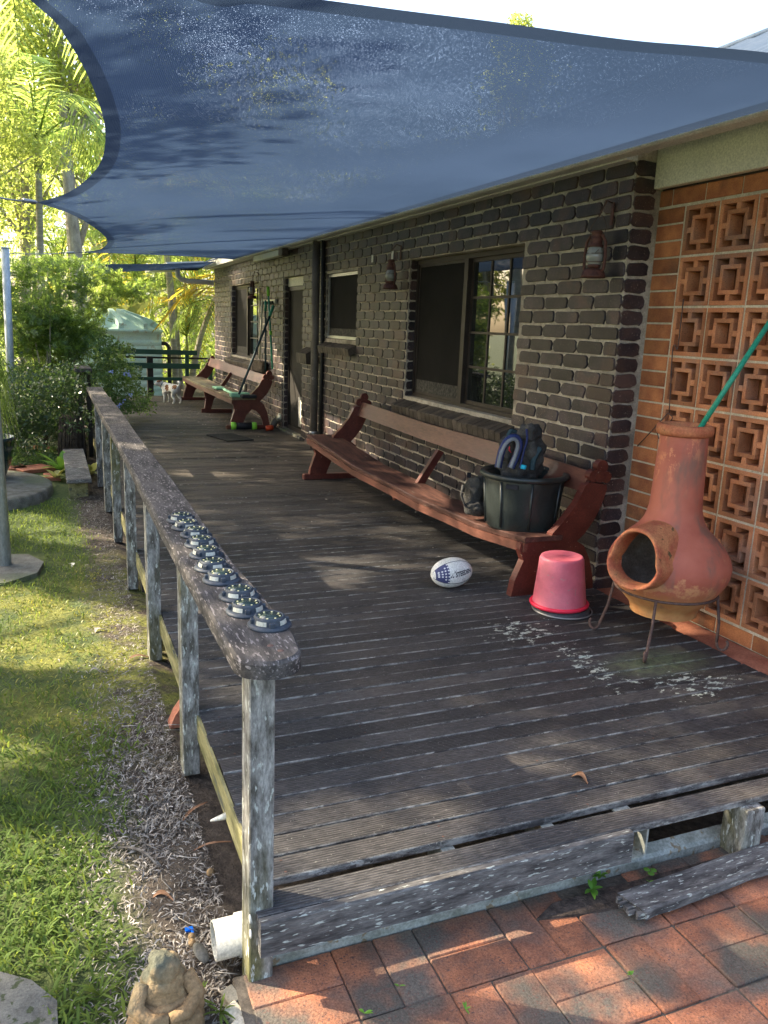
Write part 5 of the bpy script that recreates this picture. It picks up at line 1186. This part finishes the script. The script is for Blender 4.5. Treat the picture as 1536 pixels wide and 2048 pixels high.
# tall trees in view
tree('gum_tree','tall tree with thick pale trunk behind the far sail',(gx(172,600,19).x,19,-.4),9,((.8,19.5,7.5),(2.6,2,2.2)),30,620,.11,M['tree'],M['bark'],.2,.75,'tall trees beyond the garden',seed=3)
tree('gum_tree','slim pale tree standing at the upper left of the view',(-.55,20,-.4),10,((-.5,20,6.4),(2.,2,3.6)),34,620,.11,M['tree'],M['bark'],.15,.8,'tall trees beyond the garden',seed=5)
tree('gum_tree','leaning tree behind the small far sail',(gx(240,560,24).x,24,-.4),9,((-.5,24,6.5),(2.4,2,2.6)),20,380,.15,M['tree'],M['bark'],.14,.9,'tall trees beyond the garden',seed=8)
tree('gum_tree','tree with yellow green crown filling the left edge of the view',(-2.2,15,-.4),6.5,((-1.1,15,4.3),(1.3,1.6,2.0)),28,560,.08,M['tree'],M['bark'],.12,.6,'tall trees beyond the garden',seed=9)
tree('gum_tree','tree beyond the palms right of the tank',(4.6,29,-.4),8,((4.6,29,5),(3.2,2,3.)),22,420,.17,M['tree'],M['bark'],.18,1.1,'tall trees beyond the garden',seed=10)
c_=gx(1045,52,27); tree('gum_tree','yellow green tree crown peeping over the near edge of the big sail',(c_.x,c_.y,-.4),c_.z-.2,((c_.x,c_.y,c_.z-1.1),(1.25,1.2,1.2)),26,420,.13,M['tree'],M['bark'],.25,.42,'tall trees beyond the garden',seed=12)
# unseen trees added off to the left for dappled shade and window reflections
sh=[((-6.5,9.5),6.6,(2.2,2.2,2.2)),((-9,6.5),7,(2.2,2.4,2.4)),((-5.6,14),6.8,(2.2,2.0,2.4)),((-9.5,12),8,(2.6,2.6,2.8)),((-12.5,9),9,(2.6,2.6,3)),((-4.2,19),7.5,(2,2,2.8)),((-8,18),9,(2.6,2.4,3.2)),((-7.2,4.0),5.4,(1.8,1.5,1.7)),((-5.0,7.6),7.6,(1.9,1.9,1.9)),((-5.2,5.0),7.2,(1.8,1.6,1.8)),((-5.4,11.4),7.2,(1.9,1.9,1.9))]
for i,((x,y),h,r) in enumerate(sh):
    tree('added_shade_tree','unseen tree added for shade left of the lawn, '+['nearest to the sail poles','set back from the lawn','beside the tall shrub','in the second row','in the back row','closest to the palms','behind the palms','nearest to the paving','overhanging the lawn by the poles','overhanging the near lawn','overhanging the garden bed'][i],(x,y,-.3),h*.8,((x,y,h*.62),r),20,430,.17,M['shadetree'],M['bark'],.16,.85,'unseen trees added for shade left of the lawn',seed=20+i)
# distant foliage mass
L=[]
for i in range(190):
    a=random.uniform(-.10,.62) if i<120 else random.uniform(-1.7,1.0); d=random.uniform(27,38); x=math.sin(a)*d; y=math.cos(a)*d; z=random.uniform(-.3,6.0) if random.random()<.8 else random.uniform(5,9)
    L.append(((x,y,z),(1.7,1.7,1.3)))
v,fc=cloud(L,230,.26,.1); o=link('distant_foliage',bulk('distant_foliage',v,fc,M['tree']),None); tag(o,'mass of sunlit forest foliage far behind the palms','foliage',kind='stuff')
L=[((random.uniform(-1,7),random.uniform(20,25),random.uniform(-.4,1.2)),(.8,.7,.5)) for _ in range(60)]
v,fc=cloud(L,190,.13,.1); o=link('undergrowth',bulk('undergrowth',v,fc,M['palm']),None); tag(o,'low undergrowth between the palm trunks','undergrowth',kind='stuff')
# big shrub in front of the tank
def pinnate(pos,size,n_pair=5):
    """compound leaves: each position gets a little feather of leaflets"""
    n=len(pos); A,B,C=rframe(n,(0,0,.1)); s=size*RNG.uniform(.7,1.3,(n,1)); tv=[];tf_=[]
    for k in range(n_pair):
        for sd in (-1,1):
            o=len(tv); x=.2+.8*k/n_pair; tv+=[(x,0,0),(x+.12,sd*.12,.02),(x+.16,sd*.34,-.03),(x-.02,sd*.2,.01)]; tf_.append((o,o+1,o+2,o+3))
    o=len(tv); tv+=[(1,0,0),(1.1,.08,0),(1.3,0,-.03),(1.1,-.08,0)]; tf_.append((o,o+1,o+2,o+3))
    return scatter(tv,tf_,pos,A*s,B*s,C*s)
t=thing('tall_shrub','tall airy shrub with fine feathery leaves between the pole and the water tank','shrub',(.0,11.9,-.25))
cl=[]
for i in range(46):
    q=Vector((random.gauss(0,.5),random.gauss(0,.5),random.gauss(0,.5))); 
    c=(-.02+q.x*.62,12.0+q.y*.7,.85+q.z*1.0); cl.append((c,(.26,.28,.20)))
for (u,v) in ((60,560),(110,540),(90,600),(160,590),(185,620),(230,585),(265,590),(40,620),(140,640),(30,690),(70,700),(150,700),(290,575),(40,540),(75,525),(140,525),(170,560),(20,580),(120,575),(210,600),(100,640),(60,650),(180,660),(130,700),(90,740),(40,760),(170,740),(220,560),(180,530)):
    p=PY(u,v,11.8+random.uniform(-.3,.4)); cl.append((tuple(p),(.20,.22,.13)))
pos=np.concatenate([ellpts(105,c,r,.1) for c,r in cl]); pos=pos[(pos[:,2]>-.2)&(pos[:,2]<2.15)]; v,fc=pinnate(pos,.085); link('foliage',bulk('foliage',v,fc,M['shrub']),None,t)
mb=MB()
for i in range(22):
    c=Vector(cl[i*2][0]); b=Vector((.02+random.uniform(-.1,.1),11.9+random.uniform(-.1,.1),-.25)); mb.tube(bez([b,b.lerp(c,.5)+Vector((0,0,.12)),c],6),[.02*(1-.12*k) for k in range(7)],5)
obj('stems',mb,M['bark'],t)
t=thing('dark_shrub','dark leafy shrub low at the left behind the terracotta tiles','shrub',(-.3,10.9,-.25)); 
cl=[((random.uniform(-.55,.36),random.uniform(9.7,11.6),random.uniform(-.1,.75)),(.22,.25,.2)) for _ in range(60)]
v,fc=cloud(cl,190,.05,.1); link('foliage',bulk('foliage',v,fc,M['shrubdark']),None,t); obj('stems',MB().tube([(-.1,10.9,-.25),(-.05,10.8,.3)],.03,6),M['darkbark'],t)
t=thing('fern_trunk','dark fibrous stump between the leafy plant and the rail posts','stump',(.13,9.95,-.25)); mb=MB(); mb.tube([(.20,9.95,-.27),(.19,9.98,.05),(.21,10.0,.30)],[.15,.14,.12],18); obj('stump_body',mb,M['darkbark'],t)
mb=MB()
for i in range(40):
    a=random.uniform(0,2*PI); mb.tube([(.20+.15*math.cos(a),9.95+.15*math.sin(a),-.25),(.20+.14*math.cos(a+.1),9.96+.14*math.sin(a+.1),.05),(.21+.12*math.cos(a+.2),10.0+.12*math.sin(a+.2),.28)],.012,5)
obj('aerial_roots',mb,M['darkbark'],t)
t=thing('plumbago_bush','low spreading bush with pale blue flowers spilling onto the deck','shrub',(.7,12.2,-.1))
cl=[]
for (u,v,y) in ((215,720,11.2),(240,735,11.5),(262,745,12),(235,770,11.4),(262,780,11.8),(285,790,12.3),(215,760,11.0),(250,805,11.3),(275,812,11.6),(230,800,11.0),(200,700,11.2),(222,690,11.6),(245,700,12.0),(210,790,10.9),(262,760,12.4),(290,812,12.0),(225,745,12.4),(205,740,11.5),(190,680,11.6),(240,820,11.0)):
    p=PY(u,v,y); p.z=max(p.z,.06); cl.append((tuple(p),(.17,.2,.12)))
pos=np.concatenate([ellpts(210,c,r,.05) for c,r in cl]); pos=pos[(pos[:,2]>.01)]
v,fc=leaves(pos,.05,(0,0,.1)); link('foliage',bulk('foliage',v,fc,M['shrub2']),None,t)
obj('stems',MB().tube(bez([(.42,12,-.25),(.55,12,.2),(.9,12,.3)],8),.012,5).tube(bez([(.42,11.4,-.25),(.5,11.4,.3),(.6,11.3,.5)],8),.012,5),M['bark'],t)
for (u,v,y) in ((251,748,11.5),(262,752,11.6),(256,744,11.6),(241,808,11.0),(238,812,11.0),(247,802,11.1),(262,790,11.3),(222,742,11.0),(258,749,11.5)):
    mb=MB(); c=PY(u,v,y-.25)
    for k in range(5):
        for j in range(5):
            cc=c+Vector((random.uniform(-.025,.025),random.uniform(-.02,.02),random.uniform(-.02,.02)))
        a=random.uniform(0,6); 
        for j in range(5): a1=a+j*1.257; mb.add([cc,cc+Vector((math.cos(a1)*.009,-.003,math.sin(a1)*.009)),cc+Vector((math.cos(a1+.5)*.012,-.004,math.sin(a1+.5)*.012)),cc+Vector((math.cos(a1+1)*.009,-.003,math.sin(a1+1)*.009))],[(0,1,2,3)])
    obj('flower_head',mb,M['flower'],t,fix=False)
def bigleafplant(name,label,base,n,L,wd,m,seed,cat='plant',up=.9):
    rs=random.Random(seed); t=thing(name,label,cat,base); 
    for i in range(n):
        a=rs.uniform(0,2*PI); el=rs.uniform(.35,1.3)*up; d=Vector((math.cos(a)*math.cos(el),math.sin(a)*math.cos(el),math.sin(el))); sd=Vector((-math.sin(a),math.cos(a),0)); l=L*rs.uniform(.6,1.1); vs=[]
        for k in range(7): t_=k/6; p=Vector(base)+Vector((0,0,.02))+d*l*t_+Vector((0,0,-l*.35*t_*t_)); w2=wd*math.sin(PI*min(.99,t_*.9+.08)); vs+=[p-sd*w2,p-Vector((0,0,w2*.3)),p+sd*w2]
        mb=MB(); mb.add(vs,[(k*3+j,k*3+j+1,(k+1)*3+j+1,(k+1)*3+j) for k in range(6) for j in (0,1)],True); obj('leaf',mb,m,t,fix=False)
    return t
p=PZ(125,945,-.24); bigleafplant('leafy_plant','broad leaved green plant beside the low plank and tiles',tuple(p),16,.42,.035,M['weed'],3)
p=PZ(113,960,-.24); bigleafplant('variegated_plant','small yellow green variegated plant in front of the leafy one',tuple(p),12,.24,.04,M['fern'],4)
p=PX(176,912,.36); bigleafplant('young_climber','pale leafed climber between the plank and the rail posts',(.36,9.0,-.24),12,.36,.04,M['fern'],6)
v,fc=cloud([((random.uniform(-.45,.05),random.uniform(9.6,10.6),-.2),(.12,.12,.05)) for _ in range(16)],110,.04,.1,(0,0,.6)); o=link('groundcover',bulk('groundcover',v,fc,M['shrub2']),None); tag(o,'low green groundcover among the terracotta tiles','groundcover',kind='stuff')
# ================================================================== GRASS + LITTER
def field(n,x0,x1,y0,y1,fn):
    P=np.stack([RNG.uniform(x0,x1,n),RNG.uniform(y0,y1,n)],-1); k=fn(P[:,0],P[:,1]); return P[RNG.uniform(size=n)<k]
def vn(x,y,f,s=0):
    return .5+.25*(np.sin(x*f*1.7+s+2*np.sin(y*f*.9+s))+np.sin(y*f*1.3+s*2+1.5*np.sin(x*f*1.1)))
def sig(x): return 1/(1+np.exp(-x))
def gden(x,y):
    edge=.17+.07*np.sin(y*2.3)+.03*np.sin(y*7)
    edge=np.where(y<3.0,.075+.03*np.sin(y*5),edge-.02)
    d=sig((edge-x)*28)
    bare=np.clip(sig((y-3.05)*6)*sig((5.6-y)*3),0,1)*(.50+.50*sig((vn(x,y,5,1)-.55)*10)); m=1-bare*.86
    slab=(x<-.08)&(y<1.97); pad=(x<-.10)&(y>5.42)&(y<6.1); disc=(x+.957)**2+(y-8.27)**2<.98; return d*m*(~slab)*(~pad)*(~disc)*(y<7.9)
BL=([(0,-.5,0),(0,.5,0),(.5,-.8,.10),(.5,.8,.10),(1,-.08,-.12),(1,.08,-.12)],[(0,1,3,2),(2,3,5,4)])
def blades(P,L,w_,tilt,z0=GZ,rdir=None):
    n=len(P); a=RNG.uniform(0,2*PI,n); el=RNG.uniform(tilt[0],tilt[1],n); s=L*RNG.uniform(.5,1.25,n)
    A=np.stack([np.cos(a)*np.cos(el),np.sin(a)*np.cos(el),np.sin(el)],-1)*s[:,None]; B=np.stack([-np.sin(a),np.cos(a),np.zeros(n)],-1)*(w_*RNG.uniform(.7,1.3,n))[:,None]; C=np.stack([np.zeros(n),np.zeros(n),s],-1)
    pos=np.stack([P[:,0],P[:,1],z0+RNG.uniform(0,.012,n)],-1); return scatter(BL[0],BL[1],pos,A,B,C)
P=field(9500,-.75,.30,1.5,3.3,gden); Pm=field(16000,-.85,.36,3.3,8.0,gden); Pf=field(26000,-4.5,-.72,-.2,9,lambda x,y:.9*~((x<-.05)&(x>-.92)&(y<2.03))*~((x+.957)**2+(y-8.27)**2<.98)*~((x>-.92)&(y>5.42)&(y<6.12)))
v,fc=joinVF([blades(P,.055,.0042,(.15,1.1)),blades(Pm,.042,.0038,(.2,1.2)),blades(Pf,.06,.006,(.3,1.2))]); o=link('lawn_grass',bulk('lawn_grass',v,fc,M['grass']),None); tag(o,'patchy green carpet grass lawn beside the deck','grass',kind='stuff')
P2=field(9000,-.6,.30,3.2,5.6,lambda x,y:.30*sig((vn(x,y,6,4)-.5)*8)*sig((.33-x)*20)*~((x<-.10)&(y>5.42)))
v,fc=blades(P2,.028,.0042,(.1,.9)); o=link('moss_and_clover',bulk('moss_and_clover',v,fc,M['grassy']),None); tag(o,'yellow green moss and clover in the sunny bare patch','moss',kind='stuff')
def lden(x,y):
    k=sig((x-.065)*25)*sig((3.25-y)*5)+.30*sig((x-.20)*22)*sig((y-3.1)*4); k=k*((x<.40)|(y<1.70)); return np.clip(k*~((x>.36)&(y<1.81)),0,1)
CUR=([(-.5,-.5,0),(-.5,.5,0),(-.17,-.6,.22),(-.17,.6,.22),(.17,-.5,.2),(.17,.5,.2),(.5,-.1,-.05),(.5,.1,-.05)],[(0,1,3,2),(2,3,5,4),(4,5,7,6)])
P3=field(60000,-.10,.47,1.45,8.0,lden); n=len(P3); a=RNG.uniform(0,2*PI,n); s=.015*RNG.uniform(.4,2.2,n); ti=RNG.normal(0,.35,n)
A=np.stack([np.cos(a)*np.cos(ti),np.sin(a)*np.cos(ti),np.sin(ti)],-1)*s[:,None]; B=np.stack([-np.sin(a),np.cos(a),RNG.normal(0,.4,n)],-1)*(.0019*RNG.uniform(.5,2.2,n))[:,None]; C=np.stack([RNG.normal(0,.4,n),RNG.normal(0,.4,n),np.ones(n)],-1)*s[:,None]*RNG.uniform(.1,1,(n,1))
v,fc=scatter(CUR[0],CUR[1],np.stack([P3[:,0],P3[:,1],GZ+RNG.uniform(0,.014,n)],-1),A,B,C); o=link('leaf_litter',bulk('leaf_litter',v,fc,M['litter']),None); tag(o,'pale dry curled leaf litter along the foot of the deck','leaf litter',kind='stuff')
# larger individual bark strips and leaves
def leaf_thing(label,a,b,w_,m,lift=.012,name='fallen_leaf',cat='leaf',grp=None,curl=.02):
    a=Vector(a);b=Vector(b); d=b-a; sd=Vector((-d.y,d.x,0)).normalized(); vs=[]
    for k in range(8): t_=k/7; p=a+d*t_+Vector((0,0,lift*math.sin(PI*t_)))+sd*curl*math.sin(PI*t_*1.3); w2=w_*(math.sin(PI*min(.97,t_*.92+.05))**.7); vs+=[p-sd*w2,p+Vector((0,0,-.002)),p+sd*w2,p+Vector((0,0,-.0045))]
    mb=MB(); mb.add(vs,[(k*4+j,k*4+(j+1)%4,(k+1)*4+(j+1)%4,(k+1)*4+j) for k in range(7) for j in range(4)]+[(0,1,2,3),(28,29,30,31)],False); o=obj(name,mb,m); return tag(o,label,cat,grp)
gz=lambda u,v:PZ(u,v,GZ+.012)
leaf_thing('long pinkish bark strip curving through the litter mid way along',gz(365,1642),gz(412,1602),.007,M['brownleaf'],.006,'bark_strip','bark','bark strips in the litter',.008)
leaf_thing('long pale bark strip pointing from the lawn edge into the litter',gz(222,1695),gz(330,1732),.006,M['litter'],.01,'bark_strip','bark','bark strips in the litter')
leaf_thing('grey bark strip lying near the deck fascia below the middle posts',gz(385,1702),gz(462,1680),.005,M['brownleaf'],.006,'bark_strip','bark','bark strips in the litter',.008)
leaf_thing('dark bark strip on the soil by the third post',gz(255,1320),gz(300,1312),.012,M['brownleaf'],.01,'bark_strip','bark','bark strips in the litter')
leaf_thing('big curled brown leaf on the litter behind the stone figure',gz(300,1800),gz(350,1795),.010,M['brownleaf'],.01)
leaf_thing('pale leaf lying on the grass beside the middle posts',gz(178,1345),gz(202,1342),.012,M['litter'],.012)
leaf_thing('tan leaf on the mossy patch of lawn',gz(190,1265),gz(210,1258),.014,M['litter'],.012)
leaf_thing('pale leaf on the lawn near the galvanised pole',gz(135,1127),gz(148,1133),.012,M['pvc'],.008)
leaf_thing('small curled brown leaf lying on the near deck boards',PZ(1143,1552,.006),PZ(1178,1562,.006),.014,M['brownleaf'],.008)
mb=MB()
def deckbit(x,y,s_,m=None): 
    a=random.uniform(0,6.28); c_,d_=math.cos(a)*s_,math.sin(a)*s_; mb.add([(x-c_,y-d_,.003),(x+d_*.35,y-c_*.35,.006),(x+c_,y+d_,.004),(x-d_*.35,y+c_*.35,.003)],[(0,1,2,3)])
for _ in range(110): deckbit(random.uniform(.6,2.7),random.uniform(4,15.4),random.uniform(.006,.022))
for _ in range(200): deckbit(random.gauss(2.3,.3),random.gauss(11.8,.9),random.uniform(.01,.035))
for _ in range(40): deckbit(random.gauss(1.6,.3),random.gauss(13.3,.4),random.uniform(.01,.03))
for _ in range(40): deckbit(random.gauss(2.75,.08),random.uniform(3.2,7),random.uniform(.01,.03))
mb.v=[(min(x,2.85),y,z) for x,y,z in mb.v]
o=obj('deck_debris',mb,M['litter'],fix=False); tag(o,'scattered dry leaf scraps on the deck boards','leaf scraps',kind='stuff')
# twigs
mb=MB()
for _ in range(70):
    x=random.uniform(.05,.38); y=random.uniform(1.6,3.4); a=random.uniform(0,6.28); l=random.uniform(.03,.12); mb.tube([(x,y,GZ+.014),(x+math.cos(a)*l*.5,y+math.sin(a)*l*.5,GZ+.022),(x+math.cos(a+.3)*l,y+math.sin(a+.3)*l,GZ+.012)],random.uniform(.0008,.002),4)
o=obj('twigs',mb,M['litter']); tag(o,'thin dead twigs lying in the leaf litter','twigs',kind='stuff')
# ---- near small things
t=thing('pvc_pipe','dirty white pvc drain pipe poking out beside the end post','pipe',(.40,1.86,-.17))
mb=MB(); mb.lathe([(.046,0),(.051,0),(.051,.30),(.046,.30),(.046,0)],(0,0,0),32,M=Matrix.Rotation(PI/2,3,'Y')); obj('pipe_body',mb,M['pvc'],t,(.331,1.855,-.175))
mb=MB(); mb.lathe([(.052,.062),(.056,.062),(.056,.12),(.052,.12)],(0,0,0),32,M=Matrix.Rotation(PI/2,3,'Y')); obj('socket',mb,M['pvc'],t,(.331,1.855,-.175))
# seated stone figure
st=thing('garden_statue','weathered sandstone figure of a hooded seated person in the bottom left corner','statue',(.185,1.70,GZ))
sc_=Vector((.185,1.70,GZ))
bodyp=[((0,0,.05),(.085,.075,.07),0,0),((0,.008,.11),(.062,.055,.07),0,0),((.0,.008,.168),(.042,.044,.05),0,0),((-.055,-.03,.05),(.04,.05,.035),.5,0),((.055,-.03,.05),(.04,.05,.035),-.5,0),((0,-.055,.075),(.05,.022,.022),0,0)]
pb=blobmesh([(tuple(Vector(c)*.93+sc_),tuple(e*.93 for e in r),a,b) for c,r,a,b in bodyp],8,.010,26); obj('figure',pb,M['stone'],st)
obj('plinth',MB().lathe([(0,.03),(.085,.03),(.095,.015),(.095,-.02)],(sc_.x,sc_.y,GZ),28),M['stone'],st)
for sd in (-1,1):
    mb=MB(); mb.tube([sc_+Vector((sd*.05,.0,.14)),sc_+Vector((sd*.072,-.03,.10)),sc_+Vector((sd*.04,-.062,.085)),sc_+Vector((0,-.07,.085))],[.02,.022,.018,.014],10); obj('arm',mb,M['stone'],st)
p=PZ(378,1857,-.235); o=obj('blue_scrap',MB().box((p.x-.011,p.y-.007,-.24),(p.x+.011,p.y+.006,-.234)).box((p.x+.004,p.y-.018,-.241),(p.x+.011,p.y-.0075,-.235)),M['tinyblue']); tag(o,'bright blue plastic scrap lying in the dry litter','scrap')
p=PZ(402,1905,-.225); o=obj('shell',MB().sphere(p,.03,14,8,(.6,1.05,.28),M=Matrix.Rotation(.5,3,'Z')@Matrix.Rotation(.5,3,'X')),M['pvc'].copy() if False else M['concrete']); tag(o,'flat pale shell between the statue and the white pipe','shell')
p=PZ(384,1885,-.225); o=obj('knobbly_shell',MB().sphere(p,.013,10,8,(.8,1,.7)).sphere(p+Vector((.002,.018,.004)),.010,10,8),M['stone']); tag(o,'small knobbly tan shell standing behind the statue','shell')
p=gz(421,1745); o=obj('pointed_stone',MB().sphere(p,.014,7,4,(1,.8,1.1)),M['stone']); tag(o,'small pointed ochre stone in the litter near the end post','stone')
p=PX(446,1650,.43); o=obj('white_fitting',MB().tube([(.40,2.28,-.10),(.46,2.27,-.085)],[.003,.014],8),M['pvc']); tag(o,'white plastic tip poking out from under the deck side','fitting')
for i,(u,v,m,lab) in enumerate(((462,1990,'greysteel','dark grey glazed tile shard standing at the paving corner'),(470,2020,'mortar','cream broken brick edge in front of the grey shard'),(484,2047,'mortar','cream brick chunk at the very bottom beside the first paver'))):
    p=PZ(u,v,-.215); mb=MB(); mb.box((-.016,-.026,-.06),(.018,.024,.0),.003); o=obj('broken_tile',mb,M['concrete'] if i==0 else M['omortar'],None,(p.x,p.y,-.212-.004*i)); o.rotation_euler=(.15,-.1,.35+.1*i); tag(o,lab,'tile shard')
# loose plank
t=thing('loose_plank','loose weathered timber plank with a splintered end lying on the brick paving','plank',(2.0,1.62,-.2))
mb=MB(); n=24; vs=[]
for i in range(n+1):
    x=1.485+(3.0-1.485)*i/n; yc=1.585+(x-1.485)*.062; j=random.uniform(-.003,.003); hw=.048; e=.0 if i else .0
    vs+=[(x,yc-hw+j,-.188),(x,yc-hw+j,-.163),(x,yc-hw+.006,-.158),(x,yc+hw-.006,-.156),(x,yc+hw+j,-.161),(x,yc+hw+j,-.188)]
for k,dx in zip(range(6),(.02,.018,.012,-.012,-.008,.0)): vs[k]=(vs[k][0]+dx,vs[k][1],vs[k][2])
mb.add(vs,[(i*6+k,i*6+(k+1)%6,(i+1)*6+(k+1)%6,(i+1)*6+k) for i in range(n) for k in range(6)]+[(0,1,2,3,4,5),tuple(n*6+k for k in range(6))[::-1]]); obj('plank_body',mb,M['fasciawood'],t)
mb=MB()
for k in range(9):
    y=1.585-.042+.0105*k; l=random.uniform(.012,.045); mb.box((1.50-l,y-.004,-.183+random.uniform(0,.006)),(1.505,y+.004,-.166+random.uniform(-.004,.004)))
obj('splinters',mb,M['fasciawood'],t)
# soil strip between steel and pavers on the right
o=obj('soil_strip',MB().prism([(1.42,1.62),(1.75,1.60),(3.3,1.64),(3.3,1.70),(1.3,1.70),(1.22,1.66)],'z',-.23,-.199),mat('dark damp soil',(.04,.03,.024),(.10,.075,.06),scale=40,rough=1,bs=120,bst=1.,bd=.01)); tag(o,'strip of dark soil between the steel bearer and the pavers','soil',kind='structure')
for (u,v,n_,L_n,lab) in ((1182,1790,9,.055,'largest bright green weed growing at the fascia edge'),(1150,1742,7,.05,'bright green sprig against the fascia above the larger weed'),(1200,1762,7,.045,'bright green sprig right of the larger weed'),(1262,1962,7,.018,'tiny weed in the paver joint at lower right'),(930,2032,4,.022,'yellowish grass tuft at the bottom of the paving'),(798,1985,3,.02,'single green sprout in the paver joint near the corner'),(728,2040,4,.028,'green sprout in the paver joint at the bottom edge'),(1297,1775,4,.02,'tiny sprout beside the loose plank end')):
    p=PZ(u,v,-.205); bigleafplant('paving_weed',lab,(p.x,p.y,-.205),n_,L_n,L_n*.13,M['weed'],u,'weed',.7)
p=PZ(1300,1748,-.19); t=thing('clover','round leafed clover beside the loose plank','clover',(p.x,p.y,-.2))
for k in range(3):
    a=k*2.09; c=p+Vector((math.cos(a)*.012,math.sin(a)*.012,.012)); obj('leaf',MB().lathe([(0,.001),(.0095,.0),(.0105,-.001)],c,12),M['weed'],t)
p=PZ(1215,1742,-.19); o=obj('snail_shell',MB().sphere(p,.010,12,8,(1,.9,.85)),M['stone']); tag(o,'little brown snail shell on the soil next to the weeds','shell')
for (u,v,L_n,i) in ((395,2010,.06,0),(440,2035,.07,1),(300,2010,.06,2),(200,2000,.08,3)):
    p=PZ(u,v,GZ+.005); bigleafplant('grass_tuft','long bladed grass tuft '+['right of the statue','by the broken tiles right of the statue','left of the statue','at the edge of the concrete path'][i],(p.x,p.y,GZ),14,L_n,.0035,M['grass'],40+i,'grass tuft',1.)
